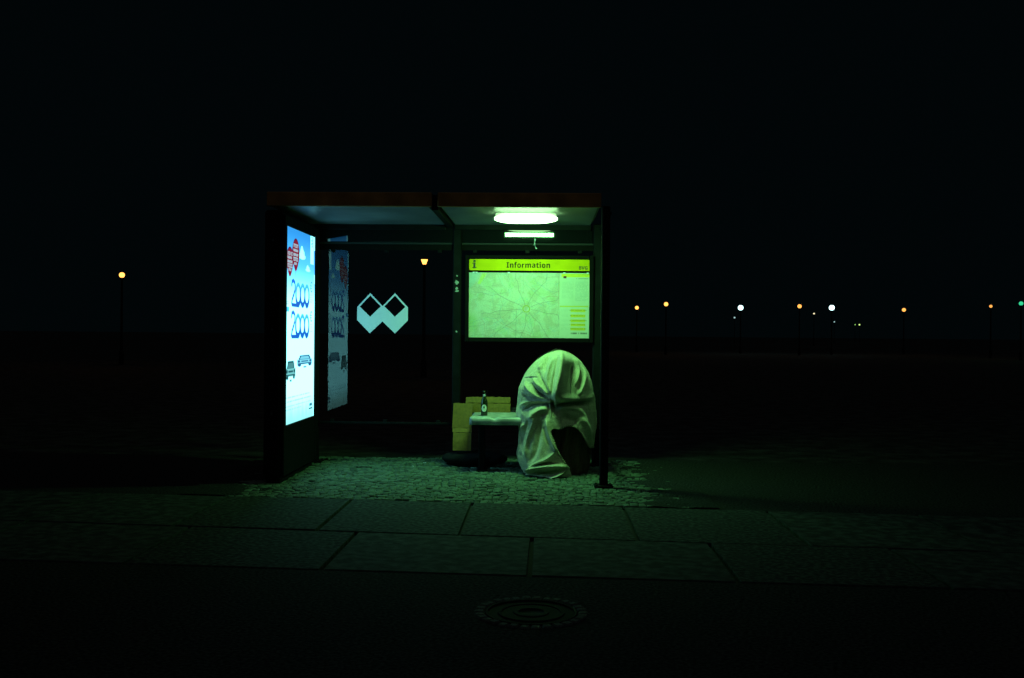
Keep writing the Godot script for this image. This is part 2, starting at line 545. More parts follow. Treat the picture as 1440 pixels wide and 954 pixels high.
func make_materials() -> void:
	var speck := noise_tex("speck", 0.09, 0.45, 1.0, 5, 512, 1.6)
	var blotch := noise_tex("blotch", 0.012, 0.62, 1.0, 4, 512, 1.5)
	var grit := noise_tex("grit", 0.20, 0.0, 1.0, 3, 256, 1.4)
	M.earth = textured(mat(lin(0.058, 0.064, 0.058), 0.95, 0.0, 0.2), blotch, 0.4, grit, 1.2)
	M.asphalt = textured(mat(lin(0.052, 0.060, 0.056), 0.95, 0.0, 0.2), speck, 0.8, grit, 0.5)
	M.bed = textured(mat(lin(0.035, 0.037, 0.033), 0.98), speck, 1.5)
	M.slab = textured(mat(lin(0.066, 0.088, 0.076), 0.9, 0.0, 0.3), noise_tex("slab_grain", 0.03, 0.60, 1.0, 5, 512, 1.7), 0.55, grit, 0.3)
	M.slab2 = textured(mat(lin(0.058, 0.079, 0.068), 0.9, 0.0, 0.3), noise_tex("slab_stain", 0.015, 0.55, 1.0, 6, 512, 1.8), 0.8, grit, 0.3)
	M.slab3 = textured(mat(lin(0.070, 0.092, 0.080), 0.9, 0.0, 0.3), speck, 0.45, grit, 0.3)
	M.cobble = mat(Color.WHITE, 0.8, 0.0, 0.35)
	M.cobble.vertex_color_use_as_albedo = true
	M.cobble.heightmap_enabled = true
	M.cobble.heightmap_texture = grit
	M.cobble.heightmap_scale = 0.3
	M.cobble.uv1_triplanar = true
	M.cobble.uv1_world_triplanar = true
	M.cobble.uv1_scale = Vector3.ONE * 3.0
	M.metal = mat(lin(0.007, 0.008, 0.009), 0.6, 0.0, 0.18)
	M.metal = textured(M.metal, noise_tex("scuff", 0.03, 0.7, 1.0, 4), 0.9)
	M.rubber = mat(lin(0.006, 0.006, 0.006), 0.95, 0.0, 0.1)
	M.matt = mat(lin(0.022, 0.024, 0.026), 0.75, 0.0, 0.3)
	M.gloss = mat(lin(0.005, 0.006, 0.007), 0.03, 0.0, 0.75)
	M.fascia = textured(mat(lin(0.62, 0.30, 0.075), 0.55), noise_tex("weather", 0.02, 0.7, 1.0, 4), 0.7)
	M.ceiling = textured(mat(lin(0.17, 0.185, 0.185), 0.34, 0.0, 0.22), noise_tex("ceiling_dirt", 0.01, 0.75, 1.0, 4), 0.6)
	M.roof_top = textured(mat(lin(0.05, 0.05, 0.05), 0.8), blotch, 0.7)
	M.glass = mat(Color(0.02, 0.02, 0.02, 0.0), 0.0, 0.0, 0.36)
	M.glass.transparency = BaseMaterial3D.TRANSPARENCY_ALPHA
	M.sticker = mat(lin(0.70, 0.74, 0.86), 0.5)
	M.paper_scrap = mat(lin(0.30, 0.32, 0.32), 0.8)
	M.white_plastic = textured(mat(lin(0.62, 0.64, 0.62), 0.38), noise_tex("grime", 0.015, 0.72, 1.0, 5, 256, 1.6), 1.4)
	M.card = textured(mat(lin(0.28, 0.165, 0.022), 0.85), noise_tex("fibre", 0.03, 0.75, 1.0, 5), 3.0)
	M.bag = mat(lin(0.008, 0.008, 0.009), 0.8, 0.0, 0.25)
	M.bottle = mat(lin(0.012, 0.018, 0.006), 0.06)
	M.paper_label = mat(lin(0.72, 0.72, 0.68), 0.6)
	M.ink = mat(lin(0.02, 0.02, 0.02), 0.6)
	M.iron = textured(mat(lin(0.012, 0.013, 0.012), 0.75, 0.0, 0.2), speck, 2.0)
	M.trousers = textured(mat(lin(0.095, 0.062, 0.046), 0.9), noise_tex("fibre", 0.03, 0.75, 1.0, 5), 5.0)
	M.coat = textured(mat(lin(0.17, 0.125, 0.085), 0.95, 0.0, 0.2), noise_tex("fibre", 0.03, 0.75, 1.0, 5), 5.0)
	M.fleece = textured(mat(lin(0.62, 0.59, 0.42), 0.95), noise_tex("pile", 0.035, 0.80, 1.0, 6, 512, 1.5), 3.0, noise_tex("pile_bump", 0.12, 0.0, 1.0, 4), 0.35)
	M.fleece.rim_enabled = true
	M.fleece.rim = 0.6
	M.fleece.rim_tint = 0.3

# ---------------------------------------------------------------- ground
func line_a(x: float) -> float: return -8.007 + 0.075 * x
func line_b(x: float) -> float: return -6.71 + 0.085 * x
func line_c(x: float) -> float: return -5.64 + 0.06 * x

func make_ground() -> void:
	var pm := PlaneMesh.new()
	pm.size = Vector2(1600, 1600)
	var g := part("ground", pm, M.earth, self, Vector3(0, -0.06, -300))
	g.set_meta("kind", "structure")
	# carriageway in the foreground, flush with the slabs
	var st := begin()
	for k in 40:
		var x0 := -40.0 + k * 2.0
		var x1 := x0 + 2.0
		quad(st, Vector3(x0, -0.006, line_c(x0) + 0.012), Vector3(x1, -0.006, line_c(x1) + 0.012), Vector3(x1, -0.006, 8), Vector3(x0, -0.006, 8), Vector3.UP)
		quad(st, Vector3(x0, -0.006, line_c(x0) + 0.012), Vector3(x1, -0.006, line_c(x1) + 0.012), Vector3(x1, -0.059, line_c(x1) + 0.012), Vector3(x0, -0.059, line_c(x0) + 0.012), Vector3.FORWARD)
	var road := part("road", done(st), M.asphalt, self)
	road.set_meta("kind", "structure")
	# bed of the pavement
	st = begin()
	for k in 20:
		var x0 := -10.0 + k
		var x1 := x0 + 1.0
		quad(st, Vector3(x0, -0.032, -10.95), Vector3(x1, -0.032, -10.95), Vector3(x1, -0.032, line_c(x1)), Vector3(x0, -0.032, line_c(x0)), Vector3.UP)
	var bed := part("pavement", done(st), M.bed, self)
	bed.set_meta("kind", "structure")
	st = begin()
	var behind := func(_x: float) -> float: return -10.95
	var setts_end := func(x: float) -> float: return line_a(x) - 0.01
	for w in [[-10.0, -2.98, behind, setts_end], [1.36, 10.0, behind, setts_end]]:
		for k in 6:
			var x0: float = lerpf(w[0], w[1], k / 6.0)
			var x1: float = lerpf(w[0], w[1], (k + 1) / 6.0)
			quad(st, Vector3(x0, -0.008, w[2].call(x0)), Vector3(x1, -0.008, w[2].call(x1)), Vector3(x1, -0.008, w[3].call(x1)), Vector3(x0, -0.008, w[3].call(x0)), Vector3.UP)
	part("added_tarmac", done(st), M.asphalt, bed)  # tarmac added in place of further setts, to darken the ground at both ends
	# earth layer added over the outer setts to fade both ends into dark
	var cover_noise := FastNoiseLite.new()
	cover_noise.seed = 31
	cover_noise.frequency = 1.6
	st = begin(true)
	for w in [[0.35, 1.37], [-2.99, -1.95]]:
		var nx := 30
		var nz := 70
		var added_soil := func(i: int, k: int) -> Vector3:
			var x: float = lerpf(w[0], w[1], float(i) / nx)
			var t := float(i) / nx if w[0] > 0 else 1.0 - float(i) / nx
			var z := lerpf(-10.95, line_a(x) - 0.012, float(k) / nz)
			return Vector3(x, minf(0.007, -0.032 + 0.040 * smoothstep(0.10, 0.75, t + cover_noise.get_noise_2d(x * 2.0, z * 2.0) * 0.55) + cover_noise.get_noise_2d(x * 9.0, z * 9.0) * 0.006), z)
		for i in nx:
			for k in nz:
				quad(st, added_soil.call(i, k), added_soil.call(i + 1, k), added_soil.call(i + 1, k + 1), added_soil.call(i, k + 1), Vector3.UP)
	var so := part("added_soil", done(st), M.asphalt, bed)
	so.set_meta("kind", "stuff")
	# slabs, each its own piece
	var row1 := [-8.0, -6.85, -5.75, -4.72, -3.62, -2.55, -1.53, -0.557, 0.63, 1.72, 2.83, 3.95, 5.0, 6.1, 7.2, 8.2]
	var row2 := [-8.1, -7.0, -5.95, -4.7, -3.6, -2.42, -1.25, -0.068, 1.08, 2.2, 3.35, 4.4, 5.5, 6.6, 7.7]
	for i in row1.size() - 1:
		slab(bed, row1[i], row1[i + 1], line_a, line_b, [M.slab, M.slab2, M.slab3][rng.randi() % 3])
	for i in row2.size() - 1:
		slab(bed, row2[i], row2[i + 1], line_b, line_c, [M.slab, M.slab2, M.slab3][rng.randi() % 3])
	# small setts between the slabs and the shelter's back
	var stone := stone_mesh()
	var places := []
	var tones := []
	var z := -10.92
	while z < -7.86:
		var x := -2.95 + rng.randf() * 0.06
		while x < 1.3:
			var w := rng.randf_range(0.050, 0.072)
			var zz := z + 0.028 * sin((x + 0.4) * TAU / 1.3) + rng.randf_range(-0.006, 0.006)
			var lost := 0.012
			if zz + 0.045 < line_a(x) and zz > -10.93 and rng.randf() > lost:
				var t := Transform3D(Basis(Vector3.UP, rng.randf_range(-0.13, 0.13)) * Basis(Vector3.RIGHT, rng.randf_range(-0.05, 0.05)) * Basis(Vector3.BACK, rng.randf_range(-0.05, 0.05)), Vector3(x + w * 0.5, -0.031 + rng.randf_range(-0.007, 0.004), zz))
				t.basis = t.basis.scaled_local(Vector3(w * 0.93, 0.031, rng.randf_range(0.054, 0.061)))
				places.append(t)
				var a := rng.randf_range(0.075, 0.18)
				tones.append(Color(a * 0.74, a * rng.randf_range(1.04, 1.16), a * 0.82))
			x += w
		z += 0.0615
	var mm := MultiMesh.new()
	mm.transform_format = MultiMesh.TRANSFORM_3D
	mm.use_colors = true
	mm.mesh = stone
	mm.instance_count = places.size()
	for i in places.size():
		mm.set_instance_transform(i, places[i])
		mm.set_instance_color(i, tones[i])
	var mi := MultiMeshInstance3D.new()
	mi.name = "cobblestones"
	mi.multimesh = mm
	mi.material_override = M.cobble
	mi.set_meta("kind", "stuff")
	tag(mi, "small grey stone setts paving the strip under the shelter", "cobblestones")
	add_child(mi)

func stone_mesh() -> ArrayMesh:
	# a unit sett with a domed, worn top
	var st := begin(true)
	var rings := [[0.5, 0.0], [0.5, 0.74], [0.455, 0.93], [0.30, 0.985]]
	var seg := 12
	for i in rings.size() - 1:
		for k in seg:
			var q := []
			for w in [[i, k], [i, k + 1], [i + 1, k + 1], [i + 1, k]]:
				var a: float = TAU * (w[1] + 0.5) / seg
				var c := Vector2(cos(a), sin(a))
				var e := pow(pow(absf(c.x), 5) + pow(absf(c.y), 5), -0.2)
				q.append(Vector3(c.x * e * rings[w[0]][0], rings[w[0]][1], c.y * e * rings[w[0]][0]))
			quad(st, q[0], q[1], q[2], q[3], Vector3(q[0].x, 0.3, q[0].z))
	for k in seg:
		var v := []
		for w in [k, k + 1]:
			var a: float = TAU * (w + 0.5) / seg
			var c := Vector2(cos(a), sin(a))
			var e := pow(pow(absf(c.x), 5) + pow(absf(c.y), 5), -0.2)
			v.append(Vector3(c.x * e * 0.30, 0.985, c.y * e * 0.30))
		tri(st, v[0], v[1], Vector3(0, 1.0, 0), Vector3.UP)
	return done(st)

func slab(bed: Node, xa: float, xb: float, back: Callable, front: Callable, m: Material) -> void:
	var st := begin()
	var g := 0.013
	var k := rng.randf_range(-0.02, 0.02)
	var c := [Vector3(xa + g, 0, back.call(xa) + g), Vector3(xb - g, 0, back.call(xb) + g), Vector3(xb - g + k * 0.4, 0, front.call(xb) - g), Vector3(xa + g, 0, front.call(xa) - g)]
	var mid: Vector3 = (c[0] + c[2]) * 0.5
	var drop := rng.randf_range(-0.004, 0.002)
	var tilt := Vector3(rng.randf_range(-0.003, 0.003), 0, rng.randf_range(-0.003, 0.003))
	for i in 4:
		c[i].y = drop + tilt.dot(c[i] - mid)
	var top := []
	for i in 4:
		var v: Vector3 = c[i].lerp(mid, 0.005)
		v.y = c[i].y
		top.append(v)
		c[i].y -= 0.005
	quad(st, top[0], top[1], top[2], top[3], Vector3.UP)
	for i in 4:
		var j := (i + 1) % 4
		var out: Vector3 = (c[i] + c[j]) * 0.5 - mid
		quad(st, top[i], top[j], c[j], c[i], out + Vector3.UP * 0.3)
		quad(st, c[i], c[j], c[j] + Vector3(0, -0.03, 0), c[i] + Vector3(0, -0.03, 0), out)
	part("slab", done(st), m, bed)

# ---------------------------------------------------------------- shelter
const BACK := -10.43
func make_shelter() -> void:
	var s := thing("bus_shelter", "dark steel and glass bus shelter with flat two-panel roof", "bus shelter", Vector3(-0.95, 0, -9.7))
	var o := -s.position
	for r in [[-2.456, -0.995], [-0.945, 0.490]]:
		var roof := span("roof_panel", o + Vector3(r[0], 2.475, -10.46), o + Vector3(r[1], 2.575, -8.925), M.roof_top, s, 0.008)
		var ro: Vector3 = o - roof.position
		span("fascia", ro + Vector3(r[0], 2.450, -8.923), ro + Vector3(r[1], 2.577, -8.895), M.fascia, roof, 0.006)
		span("ceiling_panel", ro + Vector3(r[0] + 0.03, 2.452, -10.36), ro + Vector3(r[1] - 0.03, 2.474, -8.926), M.ceiling, roof, 0.002)
		span("rear_beam", ro + Vector3(r[0] + 0.02, 2.40, -10.458), ro + Vector3(r[1] - 0.02, 2.474, -10.362), M.metal, roof, 0.004)
	span("cross_beam", o + Vector3(-1.0, 2.425, -10.40), o + Vector3(-0.94, 2.56, -8.93), M.metal, s, 0.004)
	# posts
	for p in [[0.535, -8.97, 0.075], [0.54, -10.43, 0.085], [-0.897, -10.43, 0.085], [-2.36, -10.43, 0.08]]:
		var post := span("post", o + Vector3(p[0] - p[2] * 0.5, -0.02, p[1] - p[2] * 0.5), o + Vector3(p[0] + p[2] * 0.5, 2.47, p[1] + p[2] * 0.5), M.metal, s, 0.01)
		part("foot_plate", box(Vector3(p[2] + 0.09, 0.014, p[2] + 0.09), 0.004), M.metal, post, Vector3(0, -1.225 + 0.012, 0))
		for bx in [-1, 1]:
			for bz in [-1, 1]:
				part("bolt", lathe([Vector2(0.009, 0), Vector2(0.009, 0.008), Vector2(0.0, 0.010)], 8), M.metal, post, Vector3(bx, 0, bz) * (p[2] * 0.5 + 0.025) + Vector3(0, -1.206, 0))
		if p[0] < -0.8 and p[0] > -1.0:
			# torn stickers on the middle post
			for q in [[1.865, 0.05, 0.055, 0.3], [1.80, 0.035, 0.035, -0.5], [1.775, 0.05, 0.022, 0.2], [1.36, 0.025, 0.03, 0.1], [1.93, 0.02, 0.02, 0.8]]:
				part("torn_sticker", ragged(q[1], q[2], 0.0012), M.paper_scrap, post, Vector3(0.002 * q[3], q[0] - 1.225, p[2] * 0.5 + 0.001), Vector3(0, 0, q[3]))
	# glossy header above the panes, leaning a little forward
	for r in [[-2.31, -0.945], [-0.85, 0.49]]:
		span("header", o + Vector3(r[0], 2.275, -10.425), o + Vector3(r[1], 2.435, -10.395), M.gloss, s, 0.004, Vector3(deg_to_rad(3.7), 0, 0))
	# rear panes with rails
	for r in [[-2.318, -0.942], [-0.852, 0.495]]:
		span("added_matt_strip", o + Vector3(r[0], 2.194, -10.442), o + Vector3(r[1], 2.252, -10.423), M.rubber, s, 0.001)  # matt strip added to hide the lamp's reflection at the top of the glass
		span("rail", o + Vector3(r[0], 2.254, -10.450), o + Vector3(r[1], 2.272, -10.420), M.matt, s, 0.001)
		span("rail", o + Vector3(r[0], 0.398, -10.452), o + Vector3(r[1], 0.424, -10.408), M.metal, s, 0.005)
		span("glass_pane", o + Vector3(r[0], 0.426, -10.434), o + Vector3(r[1], 2.192, -10.426), M.glass, s, 0.001)
		for cx in [0.10, 0.5, 0.90]:
			for cy in [0.432, 2.186]:
				part("clamp", box(Vector3(0.045, 0.034, 0.022), 0.004), M.metal, s, o + Vector3(lerpf(r[0], r[1], cx), cy, -10.430))
	# end pane
	span("glass_pane", o + Vector3(0.568, 0.426, -10.385), o + Vector3(0.576, 2.40, -9.005), M.glass, s, 0.001)
	span("rail", o + Vector3(0.556, 2.402, -10.39), o + Vector3(0.588, 2.428, -9.0), M.metal, s, 0.005)
	span("rail", o + Vector3(0.556, 0.398, -10.39), o + Vector3(0.588, 0.424, -9.0), M.metal, s, 0.005)
	# two-diamond sticker on the left pane
	var st := begin()
	var zz := -10.4245
	var f := func(x: float, y: float) -> Vector3:
		# traced corners in the picture's scale, laid on the pane at 137.1 units to the metre
		return o + Vector3(-1.665 + (x - 538.0) / 137.1, 1.605 - (y - 432.0) / 137.1, zz)
	for side in [-1.0, 1.0]:
		var g := func(x: float, y: float) -> Vector3:
			return f.call(538.0 + side * x, y)
		var T: Vector3 = g.call(17.5, 412); var Rr: Vector3 = g.call(0, 430.5); var Ml: Vector3 = g.call(0, 452)
		var Bb: Vector3 = g.call(17.8, 469); var LL: Vector3 = g.call(36, 450.5); var L: Vector3 = g.call(36, 432)
		var t: Vector3 = g.call(17.5, 415.6); var rr: Vector3 = g.call(2.6, 430.8); var b: Vector3 = g.call(17.5, 445.5); var l: Vector3 = g.call(32.3, 431.5)
		quad(st, T, Rr, rr, t, Vector3.BACK)
		quad(st, L, T, t, l, Vector3.BACK)
		for w in [[b, rr, Rr], [b, Rr, Ml], [b, Ml, Bb], [b, Bb, LL], [b, LL, L], [b, L, l]]:
			tri(st, w[0], w[1], w[2], Vector3.BACK)
	part("diamond_sticker", done(st), M.sticker, s)
	# bracket and cord that hold the information board
	part("bracket", tube([o + Vector3(-0.10, 2.30, -10.385), o + Vector3(-0.10, 2.305, -10.34), o + Vector3(-0.105, 2.25, -10.335), o + Vector3(-0.085, 2.21, -10.35)], 0.009, 8), M.sticker, s)
	part("cord", tube([o + Vector3(-0.108, 2.25, -10.34), o + Vector3(-0.095, 2.19, -10.345), o + Vector3(-0.075, 2.13, -10.36)], 0.004, 6), M.metal, s)

func ragged(w: float, h: float, d: float) -> ArrayMesh:
	var st := begin()
	var pts := []
	for k in 11:
		var a := TAU * k / 11.0
		var r := rng.randf_range(0.55, 1.0)
		pts.append(Vector3(cos(a) * w * 0.5 * r, sin(a) * h * 0.5 * r, 0))
	for k in 11:
		var q: Vector3 = pts[k]
		var p: Vector3 = pts[(k + 1) % 11]
		var up := Vector3(0, 0, d)
		tri(st, q + up, p + up, up, Vector3.BACK)
		quad(st, q, p, p + up, q + up, q + p)
	return done(st)

# ---------------------------------------------------------------- lightbox
func make_lightbox() -> void:
	var X := -2.305
	var s := thing("advertising_lightbox", "tall black advertising case with a glowing car poster", "lightbox", Vector3(-2.39, 0, -9.56))
	var o := -s.position
	var z0 := -8.985
	var z1 := -10.125
	var y0 := 0.505
	var y1 := 2.290
	span("casing", o + Vector3(-2.475, 0.035, -10.215), o + Vector3(X - 0.012, 2.42, -8.905), M.metal, s, 0.02)
	var lip := 0.016
	span("frame", o + Vector3(X - 0.011, 0.06, z0), o + Vector3(X + lip, 2.38, -8.915), M.metal, s, 0.006)
	span("frame", o + Vector3(X - 0.011, 0.06, -10.205), o + Vector3(X + lip, 2.38, z1), M.metal, s, 0.006)
	span("frame", o + Vector3(X - 0.011, y1, z1 + 0.001), o + Vector3(X + lip - 0.002, 2.38, z0 - 0.001), M.metal, s, 0.006)
	span("frame", o + Vector3(X - 0.011, 0.06, z1 + 0.001), o + Vector3(X + lip - 0.002, y0, z0 - 0.001), M.metal, s, 0.006)
	span("plinth", o + Vector3(-2.45, -0.02, -10.19), o + Vector3(-2.33, 0.034, -8.93), M.metal, s, 0.004)
	for y in [2.15, 1.36, 0.62]:
		part("lock", lathe([Vector2(0.011, 0), Vector2(0.011, 0.004), Vector2(0.0, 0.005)], 12), mat(lin(0.6, 0.6, 0.6), 0.25, 1.0), s, o + Vector3(-2.40, y, -8.905), Vector3(PI / 2, 0, 0))
	# the lit sheet
	var st := SurfaceTool.new()
	st.begin(Mesh.PRIMITIVE_TRIANGLES)
	var a := Vector3(X, y1, z0)
	var b := Vector3(X, y1, z1)
	var c := Vector3(X, y0, z1)
	var d := Vector3(X, y0, z0)
	for q in [[a, Vector2(0, 0)], [b, Vector2(1, 0)], [c, Vector2(1, 1)], [a, Vector2(0, 0)], [c, Vector2(1, 1)], [d, Vector2(0, 1)]]:
		st.set_normal(Vector3.RIGHT)
		st.set_uv(q[1])
		st.add_vertex(o + q[0])
	var m := mat(Color(0.02, 0.02, 0.02), 0.3)
	m.emission_enabled = true
	m.emission = Color(0.55, 0.97, 1.0)
	m.emission_energy_multiplier = 3.1
	m.emission_operator = BaseMaterial3D.EMISSION_OP_MULTIPLY
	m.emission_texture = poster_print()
	part("poster", st.commit(), m, s)
	# the sheet's own light for engines that do not light from glowing faces
	var al := AreaLight3D.new()
	al.name = "poster_light"
	al.area_size = Vector2(1.1, 1.75)
	al.light_color = Color(0.5, 0.95, 1.0)
	al.light_energy = 0.06
	al.shadow_enabled = true
	s.add_child(al)
	al.position = o + Vector3(X + 0.006, (y0 + y1) * 0.5, (z0 + z1) * 0.5)
	al.rotation.y = -PI / 2

# ---------------------------------------------------------------- board
func make_board() -> void:
	var z := -10.37
	var s := thing("information_board", "wide transit map board with yellow Information heading, hung on the glass", "information board", Vector3(-0.155, 1.30, -10.39))
	var o := -s.position
	span("backing", o + Vector3(-0.80, 1.265, -10.412), o + Vector3(0.49, 2.135, z - 0.006), M.rubber, s, 0.006)
	span("frame", o + Vector3(-0.81, 1.255, -10.40), o + Vector3(-0.772, 2.145, z + 0.016), M.rubber, s, 0.005)
	span("frame", o + Vector3(0.46, 1.255, -10.40), o + Vector3(0.50, 2.145, z + 0.016), M.rubber, s, 0.005)
	span("frame", o + Vector3(-0.771, 2.104, -10.40), o + Vector3(0.459, 2.143, z + 0.014), M.rubber, s, 0.005)
	span("frame", o + Vector3(-0.771, 1.257, -10.40), o + Vector3(0.459, 1.300, z + 0.014), M.rubber, s, 0.005)
	var hm := textured(mat(lin(0.72, 0.55, 0.003), 0.7, 0.0, 0.2), noise_tex("dust", 0.012, 0.88, 1.0, 4), 1.2)
	var head := span("heading_panel", o + Vector3(-0.770, 1.988, z - 0.004), o + Vector3(0.457, 2.102, z + 0.004), hm, s, 0.001)
	var ho: Vector3 = o - head.position
	var brown := mat(lin(0.035, 0.03, 0.012), 0.7, 0.0, 0.2)
	part("lettering", lettering("Information", 0.055, 0.002, 600), brown, head, ho + Vector3(-0.165, 2.043, z + 0.0055))
	part("lettering", lettering("BVG", 0.034, 0.002, 900), M.ink, head, ho + Vector3(0.393, 2.018, z + 0.0055))
	# the information sign: a slab-serif letter i
	var st := begin()
	chamfer_box(st, Vector3(0, 0, 0), Vector3(0.019, 0.046, 0.002), 0.0005)
	chamfer_box(st, Vector3(0, -0.0265, 0), Vector3(0.040, 0.009, 0.002), 0.0005)
	chamfer_box(st, Vector3(-0.0075, 0.0195, 0.0003), Vector3(0.028, 0.009, 0.002), 0.0005)
	chamfer_box(st, Vector3(0, 0.042, 0), Vector3(0.022, 0.020, 0.002), 0.0005)
	part("lettering", done(st), M.ink, head, ho + Vector3(-0.716, 2.042, z + 0.0055))
	span("divider", o + Vector3(-0.770, 1.968, z - 0.004), o + Vector3(0.457, 1.986, z + 0.006), M.rubber, s, 0.002)
	for x in [-0.735, -0.705, -0.375, 0.19, 0.43]:
		span("clip", o + Vector3(x, 1.958, z + 0.0065), o + Vector3(x + 0.022, 1.972, z + 0.010), M.sticker, s, 0.001)
	st = SurfaceTool.new()
	st.begin(Mesh.PRIMITIVE_TRIANGLES)
	var a := Vector3(-0.770, 1.966, z)
	var b := Vector3(0.457, 1.966, z)
	var c := Vector3(0.457, 1.303, z)
	var d := Vector3(-0.770, 1.303, z)
	for q in [[a, Vector2(0, 0)], [b, Vector2(1, 0)], [c, Vector2(1, 1)], [a, Vector2(0, 0)], [c, Vector2(1, 1)], [d, Vector2(0, 1)]]:
		st.set_normal(Vector3.BACK)
		st.set_uv(q[1])
		st.add_vertex(o + q[0])
	var m := mat(Color.WHITE, 0.6)
	m.albedo_texture = map_print()
	part("city_map", st.commit(), m, s)

# ---------------------------------------------------------------- lamp
func make_lamp() -> void:
	var s := thing("ceiling_lamp", "glowing fluorescent ceiling lamp under the shelter roof", "lamp", Vector3(-0.175, 2.452, -9.33))
	var m := mat(lin(0.5, 0.5, 0.5), 0.5)
	part("housing", box(Vector3(0.56, 0.042, 0.09), 0.004), m, s, Vector3(0, -0.022, 0))
	var g := glow(Color(0.70, 1.0, 0.66), 14.0)
	# wrap-round diffuser with a rounded section, narrowing towards its ends
	var st := begin(true)
	var shape := func(t: float, a: float) -> Vector3:
		var e := 1.0 - 0.55 * pow(absf(t), 4.0)
		return Vector3(t * 0.285, -0.0440 - sin(a) * 0.052 * e, -cos(a) * 0.115 * e)
	for i in 20:
		var t0 := -1.0 + i * 0.1
		for k in 14:
			var a0 := PI * k / 14.0
			var a1 := PI * (k + 1) / 14.0
			quad(st, shape.call(t0, a0), shape.call(t0 + 0.1, a0), shape.call(t0 + 0.1, a1), shape.call(t0, a1), Vector3(0, -sin((a0 + a1) * 0.5), -cos((a0 + a1) * 0.5)))
	part("diffuser", done(st), g, s)
	for e in [-1.0, 1.0]:
		st = begin()
		for k in 14:
			var p: Vector3 = shape.call(e, PI * k / 14.0)
			var q: Vector3 = shape.call(e, PI * (k + 1) / 14.0)
			var w := Vector3(e * 0.016, 0, 0)
			quad(st, p, p + w, q + w, q, p - Vector3(p.x, -0.0440, 0))
			tri(st, p + w, q + w, Vector3(p.x, -0.0440, 0) + w, Vector3(e, 0, 0))
		part("end_cap", done(st), m, s)
	var al := AreaLight3D.new()
	al.name = "tube_light"
	al.area_size = Vector2(0.54, 0.10)
	al.light_color = Color(0.53, 1.0, 0.57)
	al.light_energy = 3.4
	al.shadow_enabled = true
	s.add_child(al)
	al.position = Vector3(0, -0.130, -0.02)
	al.rotation.x = deg_to_rad(-66)

# ---------------------------------------------------------------- bench
const SEAT := 0.54
func make_bench() -> void:
	var s := thing("bench", "white moulded plastic bench seat on dark steel legs", "bench", Vector3(-0.15, 0, -9.97))
	var o := -s.position
	var x0 := -0.712
	var x1 := 0.42
	var z0 := -10.385
	var z1 := -9.74
	# seat: a moulded shell with rounded edges and a shallow dip in the front lip
	var st := begin(true)
	var nx := 90
	var ring := []
	var prof := [[0.0, -0.076], [0.0, -0.018], [0.006, -0.006], [0.018, 0.0], [0.06, -0.001], [0.14, -0.006], [0.25, -0.010], [0.34, -0.008], [0.42, -0.003], [0.45, 0.0], [0.466, -0.003], [0.477, -0.012], [0.48, -0.024], [0.48, -0.076]]
	for i in nx + 1:
		var t := float(i) / nx
		var x := lerpf(x0, x1, t)
		var e := minf(x - x0, x1 - x)
		var inset := 0.0
		if e < 0.035:
			inset = 0.035 - sqrt(maxf(0.0, 0.035 * 0.035 - (0.035 - e) * (0.035 - e)))
		var row := []
		for p in prof:
			var zz: float = z0 + p[0] * 0.645 / 0.48
			zz = clampf(zz, z0 + inset, z1 - inset)
			var yy: float = SEAT + p[1]
			yy -= 0.012 * smoothstep(0.012, 0.0, e) if p[1] > -0.05 else 0.0
			var f := smoothstep(0.30, 0.47, p[0])
			yy -= 0.014 * f * exp(-pow((x + 0.468) / 0.028, 2)) if p[1] > -0.05 else 0.0
			row.append(o + Vector3(x, yy, zz))
		ring.append(row)
	for i in nx:
		for k in prof.size() - 1:
			var out := Vector3(0, 1, 0)
			if k < 2: out = Vector3(0, 0.2, -1)
			if k > 10: out = Vector3(0, 0.2, 1)
			quad(st, ring[i][k], ring[i][k + 1], ring[i + 1][k + 1], ring[i + 1][k], out)
		quad(st, ring[i][0], ring[i][prof.size() - 1], ring[i + 1][prof.size() - 1], ring[i + 1][0], Vector3.DOWN)
	for i in [0, nx]:
		for k in prof.size() - 1:
			tri(st, ring[i][k], ring[i][k + 1], (ring[i][0] + ring[i][prof.size() - 1]) * 0.5, Vector3(-1 if i == 0 else 1, 0, 0))
	part("seat", done(st), M.white_plastic, s)
	for x in [-0.60, 0.33]:
		span("leg", o + Vector3(x - 0.03, -0.01, -10.03), o + Vector3(x + 0.03, SEAT - 0.085, -9.93), M.metal, s, 0.006)
		span("leg_foot", o + Vector3(x - 0.05, -0.012, -10.12), o + Vector3(x + 0.05, 0.012, -9.84), M.metal, s, 0.004)
	span("frame_rail", o + Vector3(-0.66, SEAT - 0.083, -10.06), o + Vector3(0.40, SEAT - 0.060, -9.90), M.metal, s, 0.004)

# ---------------------------------------------------------------- person
const PX := 765.1
const PSC := 145.2
func zx(X: float) -> float: return (720.0 + X / 4.77 - PX) / PSC
func zh(Y: float) -> float: return 1.34 - (480.0 + Y / 4.77 - 470.6) / PSC

var sil := [  # height, left, right of the wrapped figure
	[1.000, -0.152, 0.419], [0.930, -0.194, 0.447], [0.862, -0.221, 0.468], [0.793, -0.242, 0.488], [0.724, -0.252, 0.502],
	[0.655, -0.259, 0.509], [0.586, -0.262, 0.512], [0.517, -0.255, 0.512], [0.448, -0.240, 0.509], [0.380, -0.232, 0.502],
	[0.277, -0.238, 0.486], [0.173, -0.250, 0.482], [0.105, -0.240, 0.480], [0.036, -0.205, 0.470], [0.0, -0.180, 0.46]]
var zfb := [  # height, front, back
	[1.000, -9.660, -10.13], [0.90, -9.59, -10.17], [0.80, -9.600, -10.18], [0.70, -9.640, -10.18], [0.63, -9.615, -10.17], [0.56, -9.575, -10.16], [0.45, -9.555, -10.12],
	[0.30, -9.535, -10.08], [0.15, -9.510, -10.05], [0.05, -9.495, -10.03], [0.0, -9.490, -10.02]]

